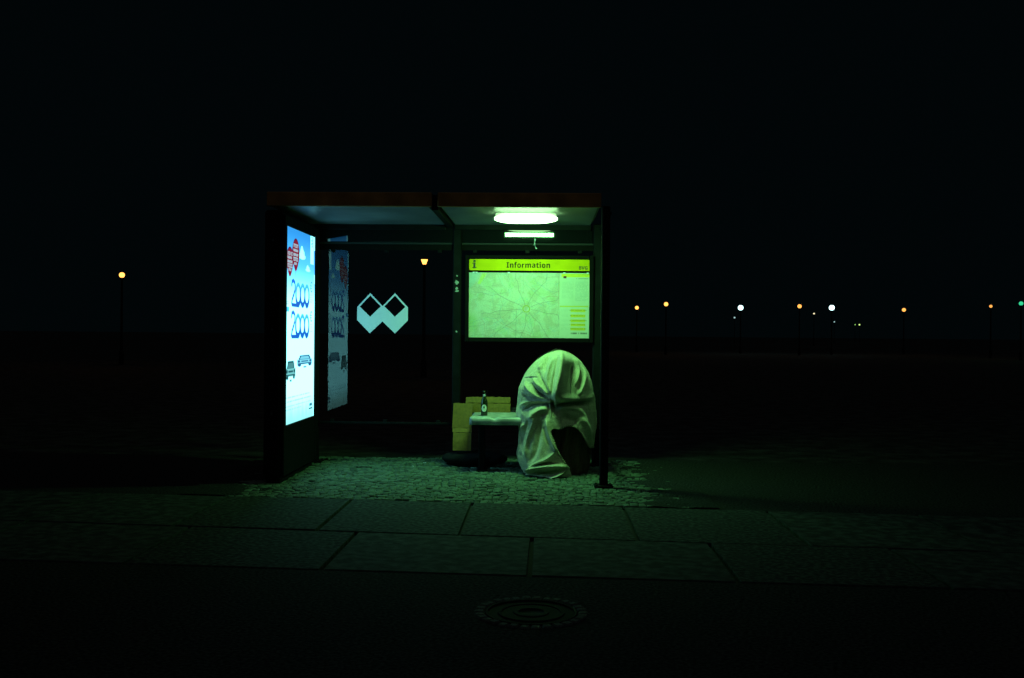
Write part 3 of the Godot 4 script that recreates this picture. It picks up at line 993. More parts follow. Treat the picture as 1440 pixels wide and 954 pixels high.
func table(t: Array, h: float, col: int) -> float:
	for i in t.size() - 1:
		if h <= t[i][0] and h >= t[i + 1][0]:
			var k: float = (t[i][0] - h) / (t[i][0] - t[i + 1][0])
			var p0: float = t[maxi(i - 1, 0)][col]
			var p1: float = t[i][col]
			var p2: float = t[i + 1][col]
			var p3: float = t[mini(i + 2, t.size() - 1)][col]
			return 0.5 * (2.0 * p1 + (p2 - p0) * k + (2.0 * p0 - 5.0 * p1 + 4.0 * p2 - p3) * k * k + (3.0 * p1 - p0 - 3.0 * p2 + p3) * k * k * k)
	return t[0][col] if h > t[0][0] else t[t.size() - 1][col]

const TOP := 1.182
func section(h: float) -> Array:   # centre x, half width, centre z, front depth, back depth
	if h > 0.8:
		var k := (h - 0.8) / (TOP - 0.8)
		var w := pow(maxf(0.0, 1.0 - pow(k, 1.4)), 0.5)
		return [0.122 + 0.026 * k, 0.365 * w, -9.90 + 0.01 * k, 0.300 * w, 0.28 * w]
	var l := table(sil, h, 1)
	var r := table(sil, h, 2)
	var f := table(zfb, h, 1)
	var b := table(zfb, h, 2)
	return [(l + r) * 0.5, (r - l) * 0.5, -9.90, f + 9.90, -9.90 - b]

const FW := 250
const FH := 310
const FC := 0.004
const FX := -0.36
var folds := PackedFloat32Array()

func ridge(pts: Array, w: float, a: float, fade0 := 1.0, fade1 := 1.0) -> void:
	# pts in the enlarged front view; width in metres; a > 0 stands out, a < 0 sinks
	var v := []
	for p in pts:
		v.append(Vector2(zx(p[0]), zh(p[1])))
	# smooth the traced line
	var s := []
	for i in v.size() - 1:
		for k in 4:
			var t := k / 4.0
			s.append(v[i].cubic_interpolate(v[i + 1], v[maxi(i - 1, 0)], v[mini(i + 2, v.size() - 1)], t))
	s.append(v[-1])
	var lo: Vector2 = s[0]
	var hi: Vector2 = s[0]
	for p in s:
		lo = lo.min(p)
		hi = hi.max(p)
	var pad := w * 2.4
	for iy in range(maxi(0, int((lo.y - pad) / FC)), mini(FH - 1, int((hi.y + pad) / FC) + 1) + 1):
		for ix in range(maxi(0, int((lo.x - pad - FX) / FC)), mini(FW - 1, int((hi.x + pad - FX) / FC) + 1) + 1):
			var q := Vector2(FX + ix * FC, iy * FC)
			var best := 1e9
			var along := 0.0
			for i in s.size() - 1:
				var c := Geometry2D.get_closest_point_to_segment(q, s[i], s[i + 1])
				var d := q.distance_squared_to(c)
				if d < best:
					best = d
					along = (i + c.distance_to(s[i]) / maxf(1e-6, s[i].distance_to(s[i + 1]))) / (s.size() - 1)
			best /= w * w
			if best < 5.8:
				folds[iy * FW + ix] += 1.75 * a * lerpf(fade0, fade1, along) * smoothstep(-0.06, 0.2, along) * smoothstep(1.04, 0.76, along) * exp(-best)

func fold_at(x: float, h: float) -> float:
	var fx := clampf((x - FX) / FC, 0, FW - 1.001)
	var fy := clampf(h / FC, 0, FH - 1.001)
	var ix := int(fx)
	var iy := int(fy)
	var a := lerpf(folds[iy * FW + ix], folds[iy * FW + ix + 1], fx - ix)
	var b := lerpf(folds[(iy + 1) * FW + ix], folds[(iy + 1) * FW + ix + 1], fx - ix)
	return lerpf(a, b, fy - iy)

var wrinkle := FastNoiseLite.new()
const SUP := 2.25

func flank(th: float, h: float) -> Vector3:   # outline of the section: direction in x, direction in z
	var s := sin(th)
	var k := cos(th)
	var p := lerpf(1.36, SUP, smoothstep(1.0, TOP, h)) if s > 0.0 and k > 0.0 else SUP
	return Vector3(signf(s) * pow(absf(s), 2.0 / p), 0.0, signf(k) * pow(absf(k), 2.0 / p))

func cloth(th: float, h: float) -> Vector3:
	var c := section(h)
	var k := cos(th)
	var e := (flank(th, h) * 2.0 + flank(th - 0.16, h) + flank(th + 0.16, h) + flank(th - 0.30, h) * 0.6 + flank(th + 0.30, h) * 0.6) / 5.2
	if k < 0.35:
		e = flank(th, h).lerp(e, smoothstep(-0.1, 0.35, k))
	var ex := e.x
	var ez := e.z
	var x: float = c[0] + c[1] * ex
	var z: float = c[2] + (c[3] if k > 0 else c[4]) * ez
	var front := smoothstep(0.05, 0.65, k)
	var d := fold_at(x, h) * front
	var low := smoothstep(0.75, 0.3, h)
	d += wrinkle.get_noise_3d(th * 30.0, h * (34.0 - 16.0 * low), 0.0) * 0.013 * (1.0 - 0.25 * front) * smoothstep(TOP, 1.05, h)
	d += (wrinkle.get_noise_3d(x * 190.0 + h * 90.0, h * 130.0 - x * 60.0, z * 150.0) * 0.0030 + wrinkle.get_noise_3d(x * 420.0, h * 300.0, z * 300.0) * 0.0006) * smoothstep(TOP, 1.1, h)
	d += sin(th * 17.0 + 3.0 * wrinkle.get_noise_2d(th * 12.0, h * 20.0)) * 0.010 * low * (1.0 - front * 0.8)
	var out := Vector3(ex / maxf(c[1], 0.05), 0.0, ez / maxf(c[3] if k > 0 else c[4], 0.05)).normalized()
	if h > 0.9:
		var up := clampf((h - 0.9) / (TOP - 0.9), 0, 1)
		out = out.lerp(Vector3.UP, up * up * 0.7).normalized()
	return Vector3(x, h, z) + out * d

func make_person() -> void:
	folds.resize(FW * FH)
	folds.fill(0.0)
	wrinkle.seed = 7
	wrinkle.frequency = 0.1
	# cloth pulled together by the hands
	ridge([[275, 405], [255, 395], [200, 392], [120, 402], [55, 435]], 0.013, 0.026, 0.8, 1.0)
	ridge([[255, 380], [200, 372], [150, 345], [110, 300], [92, 268]], 0.013, 0.026, 0.7, 1.0)
	ridge([[248, 352], [218, 315], [170, 275], [145, 240]], 0.012, 0.022, 0.8, 0.8)
	ridge([[240, 387], [180, 385], [110, 375], [70, 355]], 0.012, -0.020)
	ridge([[245, 365], [195, 345], [155, 310], [130, 275]], 0.011, -0.017)
	ridge([[250, 335], [225, 290], [195, 245], [180, 200]], 0.013, -0.014)
	ridge([[265, 412], [200, 418], [130, 428], [70, 470]], 0.011, -0.018)
	# hood: folds from the crown to the hands
	ridge([[290, 385], [300, 300], [318, 200], [326, 130], [322, 85]], 0.020, 0.036, 1.0, 0.5)
	ridge([[258, 340], [242, 262], [256, 185], [290, 115]], 0.014, 0.022, 1.0, 0.7)
	ridge([[272, 350], [282, 250], [300, 165], [308, 120]], 0.009, -0.022, 1.0, 0.4)
	ridge([[225, 205], [235, 150], [265, 100]], 0.014, -0.012, 1.0, 0.5)
	ridge([[185, 190], [205, 130], [245, 90]], 0.020, 0.012)
	ridge([[355, 365], [362, 290], [368, 220], [365, 160]], 0.034, -0.026, 1.1, 0.5)
	ridge([[400, 360], [402, 290], [400, 210], [392, 150]], 0.016, -0.020)
	ridge([[424, 290], [436, 215], [431, 155], [412, 112]], 0.011, 0.026, 0.6, 0.9)
	ridge([[437, 360], [462, 300], [476, 225], [466, 155]], 0.012, 0.030, 0.7, 1.0)
	ridge([[445, 300], [456, 240], [452, 170]], 0.009, -0.024)
	ridge([[490, 360], [508, 280], [505, 205]], 0.014, -0.018)
	ridge([[536, 375], [535, 290], [515, 220]], 0.012, 0.012)
	# the bowed head pushes the cloth forward
	ridge([[322, 420], [316, 330], [318, 240], [326, 150], [330, 80]], 0.085, 0.062)
	# pinch at the hands
	ridge([[262, 410], [290, 412]], 0.034, -0.040)
	ridge([[300, 412], [360, 408], [440, 408], [530, 402]], 0.022, -0.040)
	ridge([[300, 436], [365, 436], [440, 446], [482, 484], [505, 545], [532, 620], [548, 675]], 0.018, 0.016, 0.7, 1.0)
	# knee and the cloth that falls from it
	ridge([[250, 440], [205, 446], [155, 480], [135, 530]], 0.030, 0.044, 0.8, 0.7)
	ridge([[165, 500], [140, 590], [115, 680], [100, 780]], 0.014, 0.024, 1.0, 0.7)
	ridge([[200, 520], [185, 620], [160, 720], [120, 810]], 0.024, -0.020, 0.8, 1.0)
	ridge([[110, 520], [88, 610], [70, 700]], 0.010, -0.020)
	ridge([[85, 545], [62, 640], [52, 730]], 0.011, 0.018)
	ridge([[238, 510], [252, 590], [285, 675], [305, 710]], 0.014, 0.030, 0.9, 1.0)
	ridge([[215, 560], [228, 630], [258, 690]], 0.010, -0.012)
	ridge([[300, 710], [250, 758], [180, 796], [115, 840]], 0.013, 0.026)
	ridge([[270, 790], [200, 800], [140, 820]], 0.010, -0.022)
	# hood hanging over the second knee
	ridge([[300, 375], [360, 384], [440, 384], [530, 372], [570, 360]], 0.040, 0.022)
	ridge([[330, 500], [400, 515], [450, 540]], 0.040, -0.024)
	# the fold that hangs from the second knee
	ridge([[470, 500], [498, 570], [522, 650], [538, 720]], 0.016, 0.022)
	# rolled loop lying on the ground
	ridge([[105, 870], [150, 835], [230, 812], [320, 806], [378, 818]], 0.013, 0.038)
	ridge([[105, 880], [160, 895], [240, 892], [310, 868], [372, 826]], 0.013, 0.044)
	ridge([[175, 862], [240, 850], [310, 836]], 0.014, -0.030)
	ridge([[25, 735], [32, 800], [62, 850]], 0.010, 0.016)
	ridge([[60, 740], [70, 800], [95, 850]], 0.012, -0.016)
	# stitched hem that shows as a small step
	ridge([[80, 252], [120, 243], [185, 241]], 0.004, -0.009)

	var s := thing("person", "person hunched on the bench, wrapped head to foot in a pale fleece blanket", "person", Vector3(0.135, 0, -9.9))
	var o := -s.position
	var body := part("body", body_mesh(o), M.trousers, s)
	# the gap below the hands, where the coat shows behind
	var trace := [[268, 580], [284, 566], [322, 572], [380, 552], [440, 574], [478, 622], [508, 680], [540, 712], [600, 707], [660, 707], [660, 980], [430, 980], [405, 880], [384, 826], [345, 770], [312, 716], [290, 660], [268, 605]]
	var hole := PackedVector2Array()
	for k in trace.size():
		var p1 := Vector2(trace[k][0], trace[k][1])
		var p2 := Vector2(trace[(k + 1) % 18][0], trace[(k + 1) % 18][1])
		var p0 := Vector2(trace[(k + 17) % 18][0], trace[(k + 17) % 18][1])
		var p3 := Vector2(trace[(k + 2) % 18][0], trace[(k + 2) % 18][1])
		for q in 5:
			var v := p1.cubic_interpolate(p2, p0, p3, q / 5.0) if k < 8 or k > 11 else p1.lerp(p2, q / 5.0)
			hole.append(Vector2(zx(v.x), zh(v.y)))
	var NR := 300
	var NC := 460
	var st := begin(true)
	var pts := []
	var open := []
	for i in NR + 1:
		var t := float(i) / NR
		var h := 0.004 + (TOP - 0.004) * (t if t < 0.78 else 0.78 + (sin((t - 0.78) / 0.22 * PI / 2.0)) * 0.22)
		var row := []
		var cut := []
		for j in NC:
			var th := TAU * j / NC
			var p := cloth(th, h)
			var gone := false
			if cos(th) > -0.25 and h < zh(500) and p.x > zx(200) and Geometry2D.is_point_in_polygon(Vector2(p.x, p.y), hole):
				gone = true
				var q := Vector2(p.x, p.y)
				var near := 0.013
				for e in hole.size():
					var c := Geometry2D.get_closest_point_to_segment(q, hole[e], hole[(e + 1) % hole.size()])
					if c.distance_to(q) < near:   # draw the rim onto the line of the gap
						near = c.distance_to(q)
						p = Vector3(c.x, c.y, p.z)
						gone = false
			elif cos(th) <= 0.3 and p.x > 0.3 and h < zh(707):
				gone = true
			cut.append(gone)
			row.append(o + p)
		pts.append(row)
		open.append(cut)
	for i in NR:
		for j in NC:
			var j2 := (j + 1) % NC
			if open[i][j] or open[i][j2] or open[i + 1][j] or open[i + 1][j2]:
				continue
			var mid: Vector3 = pts[i][j] - o
			quad(st, pts[i][j], pts[i][j2], pts[i + 1][j2], pts[i + 1][j], Vector3(mid.x - 0.135, (mid.y - 0.8) * 0.6, mid.z + 9.9))
	var bl := part("blanket", done(st), M.fleece, s)
	bl.set_meta("label", "pale fleece blanket pulled over the head and gathered in front")
	# turned hem round the gap
	var line := []
	for k in range(13 * 5, 18 * 5 + 9 * 5):
		var v := hole[k % hole.size()]
		var lo := -1.45
		var hi := 1.55
		for n in 24:
			var mid := (lo + hi) * 0.5
			if cloth(mid, v.y).x < v.x:
				lo = mid
			else:
				hi = mid
		line.append(o + cloth(lo, v.y))
	part("hem", tube(line, 0.010, 8), M.fleece, bl)
	# skirt of the person's brown coat, round the shins behind the gap
	st = begin(true)
	var under := []
	for i in 61:
		var h := 0.004 + 0.60 * i / 60.0
		var row := []
		for j in 91:
			var th := -0.45 + 2.6 * j / 90.0
			var c := section(h)
			var p := cloth(th, h)
			p.x = c[0] + (p.x - c[0]) * 0.90
			p.z = c[2] + (p.z - c[2]) * 0.66
			p += Vector3(sin(th), 0, cos(th)) * (0.016 * sin(th * 15.0 + h * 5.0 + 1.2 * sin(h * 9.0)) + 0.008 * sin(th * 31.0 - h * 8.0))
			row.append(o + p)
		under.append(row)
	for i in 60:
		for j in 90:
			quad(st, under[i][j], under[i][j + 1], under[i + 1][j + 1], under[i + 1][j], Vector3(0.3, 0, 1))
	var coat := part("coat", done(st), M.coat, s)
	coat.set_meta("label", "dark brown coat showing in the gap of the blanket")
	# corner of cloth that hangs from the hands
	st = begin(true)
	var rows := []
	for i in 9:
		var t := i / 8.0
		var r := []
		for j in 9:
			var u := j / 8.0 - 0.5
			var w := lerpf(0.045, 0.075, t)
			r.append(o + Vector3(zx(258) + u * w + 0.012 * t, zh(418 + 92.0 * t + 16.0 * absf(u) * t), -9.600 + 0.022 * sin(t * 2.6) - 0.03 * (1.0 - t) + 0.016 * cos(u * 9.0)))
		rows.append(r)
	for i in 8:
		for j in 8:
			quad(st, rows[i][j], rows[i][j + 1], rows[i + 1][j + 1], rows[i + 1][j], Vector3.BACK)
	part("blanket_corner", done(st), M.fleece, bl)

func body_mesh(o: Vector3) -> ArrayMesh:
	# seated figure, bent forward, one continuous skin
	var B := [
		[Vector3(0.135, 0.64, -10.0), 0.13, Vector3(0.135, 0.92, -9.93), 0.12],
		[Vector3(0.0, 0.95, -9.93), 0.07, Vector3(0.27, 0.95, -9.93), 0.07],
		[Vector3(0.135, 0.96, -9.92), 0.06, Vector3(0.142, 1.03, -9.86), 0.06],
		[Vector3(0.142, 1.02, -9.84), 0.085, Vector3(0.142, 1.06, -9.86), 0.088],
		[Vector3(0.142, 1.0, -9.80), 0.03, Vector3(0.142, 0.99, -9.81), 0.05]]
	for s in [-1.0, 1.0]:
		var hip := Vector3(0.135 + 0.09 * s, 0.63, -9.99)
		var knee := Vector3(0.135 + 0.150 * s, 0.560, -9.80 - 0.06 * s)
		var ankle := Vector3(0.135 + 0.10 * s, 0.13, -9.86 - 0.06 * s)
		B.append([hip, 0.095, knee, 0.068])
		B.append([knee, 0.066, ankle.lerp(knee, 0.6), 0.064])
		B.append([ankle.lerp(knee, 0.6), 0.064, ankle, 0.046])
		B.append([ankle + Vector3(0, -0.075, -0.03), 0.045, ankle + Vector3(0.01 * s, -0.085, 0.12), 0.036])
		B.append([ankle, 0.046, ankle + Vector3(0, -0.07, -0.01), 0.047])
		var sh := Vector3(0.135 + 0.165 * s, 0.93, -9.92)
		var el := Vector3(0.135 + 0.20 * s, 0.72, -9.88)
		var wr := Vector3(0.105 + 0.05 * s, 0.70, -9.80)
		B.append([sh, 0.058, el, 0.046])
		B.append([el, 0.044, wr, 0.032])
		B.append([wr, 0.034, wr + Vector3(-0.02 * s, 0.0, 0.035), 0.03])
	var cell := 0.02
	var lo := Vector3(-0.22, -0.02, -10.2)
	var n := Vector3i(36, 60, 34)
	var field := PackedFloat32Array()
	field.resize(n.x * n.y * n.z)
	field.fill(0.3)
	for b in B:
		var pa: Vector3 = b[0]
		var pb: Vector3 = b[2]
		var pad: float = maxf(b[1], b[3]) + 0.09
		var l0: Vector3 = (pa.min(pb) - Vector3.ONE * pad - lo) / cell
		var h0: Vector3 = (pa.max(pb) + Vector3.ONE * pad - lo) / cell
		var ab := pb - pa
		var len2 := ab.length_squared()
		for z in range(maxi(0, int(l0.z)), mini(n.z, int(h0.z) + 2)):
			for y in range(maxi(0, int(l0.y)), mini(n.y, int(h0.y) + 2)):
				for x in range(maxi(0, int(l0.x)), mini(n.x, int(h0.x) + 2)):
					var q := lo + Vector3(x, y, z) * cell
					var t := clampf((q - pa).dot(ab) / len2, 0, 1)
					var d := q.distance_to(pa + ab * t) - lerpf(b[1], b[3], t)
					var i := (z * n.y + y) * n.x + x
					var e := field[i]
					var k := 0.035
					var hh := clampf(0.5 + 0.5 * (e - d) / k, 0, 1)
					field[i] = lerpf(e, d, hh) - k * hh * (1.0 - hh)
	# surface nets
	var vid := {}
	var verts := []
	var st := begin(true)
	for z in n.z - 1:
		for y in n.y - 1:
			for x in n.x - 1:
				var base := (z * n.y + y) * n.x + x
				var inside := 0
				var f := []
				for c in 8:
					var v := field[base + (c & 1) + ((c >> 1) & 1) * n.x + ((c >> 2) & 1) * n.x * n.y]
					f.append(v)
					if v < 0: inside += 1
				if inside == 0 or inside == 8:
					continue
				var sum := Vector3.ZERO
				var cnt := 0
				for c in 8:
					for ax in 3:
						var c2: int = c | (1 << ax)
						if c2 != c and (f[c] < 0) != (f[c2] < 0):
							var t: float = f[c] / (f[c] - f[c2])
							var p := Vector3(c & 1, (c >> 1) & 1, (c >> 2) & 1)
							p[ax] += t
							sum += p
							cnt += 1
				vid[Vector3i(x, y, z)] = verts.size()
				verts.append(o + lo + (Vector3(x, y, z) + sum / cnt) * cell)
	for key in vid:
		var p: Vector3i = key
		for ax in 3:
			var b: int = (ax + 1) % 3
			var d: int = (ax + 2) % 3
			var q := p
			q[ax] += 1
			var i1 := (p.z * n.y + p.y) * n.x + p.x
			var i2 := (q.z * n.y + q.y) * n.x + q.x
			if (field[i1] < 0) == (field[i2] < 0):
				continue
			var pb := p
			pb[b] -= 1
			var pd := p
			pd[d] -= 1
			var pbd := pb
			pbd[d] -= 1
			if not (vid.has(pb) and vid.has(pd) and vid.has(pbd)):
				continue
			var out := Vector3.ZERO
			out[ax] = 1.0 if field[i1] < 0 else -1.0
			quad(st, verts[vid[p]], verts[vid[pb]], verts[vid[pbd]], verts[vid[pd]], out)
	return done(st)

# ---------------------------------------------------------------- small things
func make_small_things() -> void:
	# beer bottle on the bench
	var b := thing("beer_bottle", "dark glass beer bottle with pale oval label on the bench", "bottle", Vector3(-0.585, SEAT - 0.0085, -10.04))
	part("glass_body", lathe([Vector2(0.0, 0.0), Vector2(0.030, 0.0), Vector2(0.0335, 0.005), Vector2(0.0335, 0.128), Vector2(0.0315, 0.145), Vector2(0.024, 0.165), Vector2(0.0165, 0.185), Vector2(0.014, 0.205), Vector2(0.0130, 0.228), Vector2(0.0155, 0.232), Vector2(0.0155, 0.242), Vector2(0.011, 0.246), Vector2(0.0, 0.2462)], 28), M.bottle, b)
	var lab := part("label_oval", oval_patch(0.0341, 0.075, 0.027, 0.036), M.paper_label, b)
	part("print_mark", oval_patch(0.0345, 0.083, 0.008, 0.011), M.ink, lab)
	part("neck_label", oval_patch(0.0158, 0.198, 0.013, 0.016), M.paper_label, b)
	# flattened cardboard behind the bench
	var rear := thing("cardboard_sheet", "brown cardboard sheet standing on the bench seat against the glass", "cardboard", Vector3(-0.56, SEAT - 0.001, -10.355))
	part("panel", creased([[0.0, 0.012], [0.05, 0.010], [0.095, 0.0]], -0.235, 0.225, 0.006, 0.010), M.card, rear)
	part("flap", creased([[0.098, 0.004], [0.156, -0.016]], -0.232, 0.222, 0.006, 0.012), M.card, rear)
	var carton := thing("cardboard_carton", "flattened cardboard carton with bent lower flap beside the bench end", "cardboard", Vector3(-0.81, 0.165, -10.27))
	part("panel", creased([[0.222, 0.010], [0.35, -0.02], [0.465, -0.055]], -0.108, 0.088, 0.006, 0.010), M.card, carton)
	part("crease_flap", creased([[0.180, 0.040], [0.219, 0.012]], -0.106, 0.088, 0.006, 0.006), M.card, carton)
	part("bent_flap", creased([[0.0, 0.085], [0.09, 0.075], [0.176, 0.043]], -0.096, 0.088, 0.006, 0.010), M.card, carton)
	# black bag on the ground that the cardboard rests on
	var bag := begin(true)
	var n := FastNoiseLite.new()
	n.seed = 4
	n.frequency = 3.0
	var rows := []
	for i in 21:
		var row := []
		for k in 24:
			var t := i / 20.0
			var r := 0.085 * pow(sin(PI * clampf(t, 0.001, 0.999)), 0.35)
			var a := TAU * k / 24.0
			var p := Vector3(lerpf(-0.36, 0.30, t), sin(a) * r * 0.92, cos(a) * r * 1.25)
			p += Vector3(0, p.y, p.z).normalized() * n.get_noise_3dv(p * 3.0) * 0.016
			p.y = clampf(p.y + 0.078, 0.0, 0.165)
			row.append(p)
		rows.append(row)
	for i in 20:
		for k in 24:
			var k2 := (k + 1) % 24
			var mid: Vector3 = rows[i][k] - Vector3((rows[i][k]).x, 0.078, 0)
			quad(bag, rows[i][k], rows[i][k2], rows[i + 1][k2], rows[i + 1][k], mid)
	var bg := thing("black_bag", "low black bag lying on the setts under the cardboard", "bag", Vector3(-0.66, 0.002, -10.26))
	part("sack", done(bag), M.bag, bg)
	# litter on the setts
	var tw := part("twig", tube([Vector3(-0.075, 0.012, 0.0), Vector3(-0.03, 0.016, 0.012), Vector3(0.02, 0.012, -0.004), Vector3(0.075, 0.014, 0.01)], 0.009, 7, 0.5), mat(lin(0.02, 0.015, 0.01), 0.9), self, Vector3(-1.764, 0, -9.98))
	tw.name = "twig"
	tag(tw, "short dark twig lying on the setts", "twig")
	for q in [[-1.22, -10.45, 0.4, "tiny white cigarette end on the setts under the glass edge"], [-1.30, -10.15, 1.9, "tiny white cigarette end lying out on the open setts"]]:
		var cg := thing("cigarette_end", q[3], "litter", Vector3(q[0], 0.006, q[1]), "cigarette ends on the setts")
		cg.rotation.y = q[2]
		part("stub", tube([Vector3(-0.014, 0, 0), Vector3(0.014, 0, 0)], 0.0042, 8), M.sticker, cg)
	# manhole in the carriageway
	var mh := thing("manhole_cover", "round iron manhole cover ringed with small stones in the road", "manhole cover", Vector3(-0.05, 0, -4.905))
	part("lid", lathe([Vector2(0.0, 0.0), Vector2(0.06, 0.0), Vector2(0.062, 0.004), Vector2(0.085, 0.004), Vector2(0.087, 0.0), Vector2(0.14, 0.0), Vector2(0.142, 0.004), Vector2(0.16, 0.004), Vector2(0.162, -0.002), Vector2(0.205, -0.002), Vector2(0.207, -0.010)].map(func(v): return v + Vector2(0, -0.004)), 48), M.iron, mh)
	part("rim", lathe([Vector2(0.208, -0.014), Vector2(0.209, 0.002), Vector2(0.221, 0.002), Vector2(0.223, -0.008)], 48), M.iron, mh)
	var stone := begin()
	chamfer_box(stone, Vector3.ZERO, Vector3(0.046, 0.024, 0.050), 0.007)
	var sm := done(stone)
	var light_stone := textured(mat(lin(0.10, 0.125, 0.11), 0.85), noise_tex("speck", 0.09, 0.45, 1.0, 5, 512, 1.6), 1.7)
	for k in 30:
		var a := TAU * k / 30.0
		part("ring_stone", sm, light_stone, mh, Vector3(cos(a) * 0.252, -0.008 + rng.randf_range(-0.003, 0.003), sin(a) * 0.252), Vector3(0, -a + PI / 2 + rng.randf_range(-0.08, 0.08), 0))

func oval_patch(r: float, y: float, w: float, h: float) -> ArrayMesh:
	var st := begin(true)
	var seg := 28
	var at := func(u: float, v: float) -> Vector3:
		var a := u / r
		return Vector3(sin(a) * r, y + v, cos(a) * r)
	for k in seg:
		var a := TAU * k / seg
		var b := TAU * (k + 1) / seg
		for ring in [[0.0, 0.35], [0.35, 0.7], [0.7, 1.0]]:
			quad(st, at.call(cos(a) * w * ring[0], sin(a) * h * ring[0]), at.call(cos(b) * w * ring[0], sin(b) * h * ring[0]), at.call(cos(b) * w * ring[1], sin(b) * h * ring[1]), at.call(cos(a) * w * ring[1], sin(a) * h * ring[1]), Vector3.BACK)
	return done(st)

func creased(prof: Array, x0: float, x1: float, thick: float, wave: float) -> ArrayMesh:
	# a sheet of corrugated board: profile of (height, depth), slightly wavy and ragged along its top
	var st := begin()
	var n := FastNoiseLite.new()
	n.seed = int(prof[0][0] * 1000) + 3
	n.frequency = 4.0
	var nx := 12
	var f := []
	var b := []
	for i in prof.size():
		var rf := []
		var rb := []
		for k in nx + 1:
			var x := lerpf(x0, x1, float(k) / nx)
			var y: float = prof[i][0]
			if i == prof.size() - 1:
				y += n.get_noise_1d(x * 4.0) * 0.010
			var z: float = prof[i][1] + n.get_noise_2d(x, y) * wave
			var xx := x + (n.get_noise_1d(y * 5.0 + 7.0) * 0.008 if k == 0 or k == nx else 0.0)
			rf.append(Vector3(xx, y, z + thick * 0.5))
			rb.append(Vector3(xx, y, z - thick * 0.5))
		f.append(rf)
		b.append(rb)
	for i in prof.size() - 1:
		for k in nx:
			quad(st, f[i][k], f[i][k + 1], f[i + 1][k + 1], f[i + 1][k], Vector3.BACK)
			quad(st, b[i][k], b[i][k + 1], b[i + 1][k + 1], b[i + 1][k], Vector3.FORWARD)
		quad(st, f[i][0], f[i + 1][0], b[i + 1][0], b[i][0], Vector3.LEFT)
		quad(st, f[i][nx], f[i + 1][nx], b[i + 1][nx], b[i][nx], Vector3.RIGHT)
	var e := prof.size() - 1
	for k in nx:
		quad(st, f[0][k], f[0][k + 1], b[0][k + 1], b[0][k], Vector3.DOWN)
		quad(st, f[e][k], f[e][k + 1], b[e][k + 1], b[e][k], Vector3.UP)
	return done(st)

# ---------------------------------------------------------------- far lamps
func street_lamp(label: String, at: Vector3, head: float, c: Color, e: float, lantern: bool, r: float, power: float) -> void:
	var s := thing("street_lamp", label, "street lamp", Vector3(at.x, -0.06, at.z), "street lamps in the distance")
	var y := head + 0.06
	part("post", lathe([Vector2(0.10, 0.0), Vector2(0.10, 0.5), Vector2(0.055, 0.6), Vector2(0.04, y - r - 0.12), Vector2(0.07, y - r - 0.04), Vector2(0.07, y - r + 0.01)], 12), M.metal, s)
	if lantern:
		part("lantern_glass", lathe([Vector2(0.0, -r), Vector2(r * 0.45, -r), Vector2(r * 1.05, r * 0.62), Vector2(0.0, r * 0.64)], 16), glow(c, e), s, Vector3(0, y, 0))
		part("lantern_cap", lathe([Vector2(0.0, r * 0.66), Vector2(r * 1.2, r * 0.66), Vector2(r * 0.75, r * 0.95), Vector2(r * 0.2, r * 1.25), Vector2(0.0, r * 1.3)], 16), M.metal, s, Vector3(0, y, 0))
	else:
		var g := SphereMesh.new()
		g.radius = r
		g.height = r * 2.0
		g.radial_segments = 20
		g.rings = 10
		part("globe", g, glow(c, e), s, Vector3(0, y, 0))
		part("globe_cap", lathe([Vector2(0.0, r * 0.97), Vector2(r * 0.42, r * 0.93), Vector2(r * 0.25, r * 1.12), Vector2(0.0, r * 1.16)], 12), M.metal, s, Vector3(0, y, 0))
	var l := OmniLight3D.new()
	l.name = "lamp_light"
	l.light_color = c
	l.light_energy = power
	l.light_size = r * 0.5
	l.omni_range = 40.0
	l.omni_attenuation = 2.0
	l.shadow_enabled = true
	s.add_child(l)
	l.position = Vector3(0, y, 0)

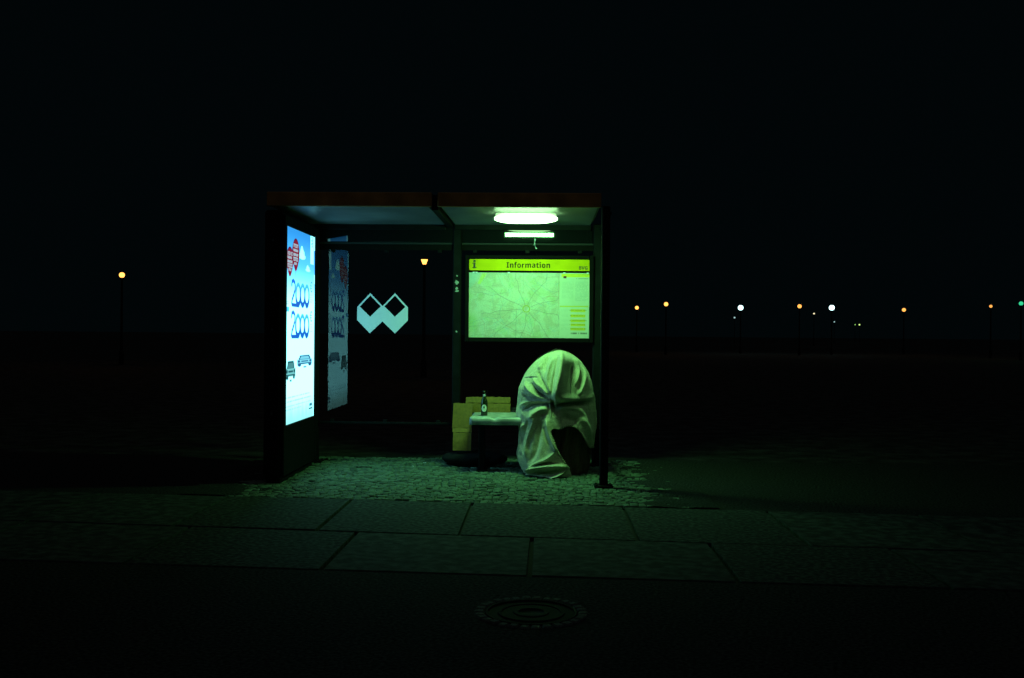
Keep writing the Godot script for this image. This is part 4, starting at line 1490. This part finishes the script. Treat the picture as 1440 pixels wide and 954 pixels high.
func make_street_lamps() -> void:
	var amber := Color(1.0, 0.66, 0.30)
	var white := Color(0.80, 1.0, 1.0)
	var H := 3.6
	# direction through which each is seen, brought to its own distance by the height of its head
	var rows := [
		["lone amber street lamp out beyond the poster case", Vector3(-26.3, 0, -62.5), amber, 3.2, false, 0.125],
		["amber street lamp seen through the pane with the diamond sticker", Vector3(-5.8, 0, -48.9), amber, 3.6, true, 0.115],
		["first amber street lamp out from the shelter's glass end", Vector3(11.7, 0, -128.9), amber, 2.6, false, 0.17],
		["second amber street lamp out from the shelter's glass end", Vector3(13.5, 0, -113.2), amber, 2.6, false, 0.17],
		["white street lamp between the second and third amber lamps", Vector3(24.0, 0, -125.1), white, 3.5, false, 0.235],
		["third amber street lamp out from the shelter's glass end", Vector3(29.2, 0, -117.3), amber, 1.8, false, 0.17],
		["brightest white street lamp, beside the third amber lamp", Vector3(34.2, 0, -122.1), white, 4.0, false, 0.235],
		["fourth amber street lamp out, alone past the white lamps", Vector3(45.1, 0, -129.0), amber, 1.8, false, 0.17],
		["small dim amber street lamp, fifth amber lamp out from the shelter", Vector3(48.4, 0, -111.8), amber, 1.3, false, 0.12],
		["greenish street lamp farthest out past all the amber lamps", Vector3(47.1, 0, -102.0), Color(0.25, 1.0, 0.7), 0.7, false, 0.15]]
	for r in rows:
		var k := (H - 1.34) / (4.8 - 1.34)
		var at: Vector3 = r[1] * k
		street_lamp(r[0], at, H, r[2], r[3], r[4], r[5] * 0.88, 0.35)
	street_lamp("tiny pale lamp far behind the first white street lamp", Vector3(35.9, 0, -193.0), 4.8, white, 0.6, false, 0.16, 0.2)
	street_lamp("tiny pale lamp right beside the third amber lamp", Vector3(40.5, 0, -154.0), 4.8, Color(1.0, 0.95, 0.75), 1.2, false, 0.12, 0.2)
	street_lamp("tiny pale lamp just under the brightest white street lamp", Vector3(67.0, 0, -237.0), 4.8, white, 0.6, false, 0.15, 0.2)
	street_lamp("tiny yellow-green lamp of a close pair, the brighter one", Vector3(88.4, 0, -288.0), 4.8, Color(0.85, 1.0, 0.55), 1.4, false, 0.20, 0.2)
	street_lamp("tiny yellow-green lamp of a close pair, the fainter one", Vector3(87.2, 0, -288.0), 4.8, Color(0.7, 1.0, 0.5), 0.7, false, 0.15, 0.2)
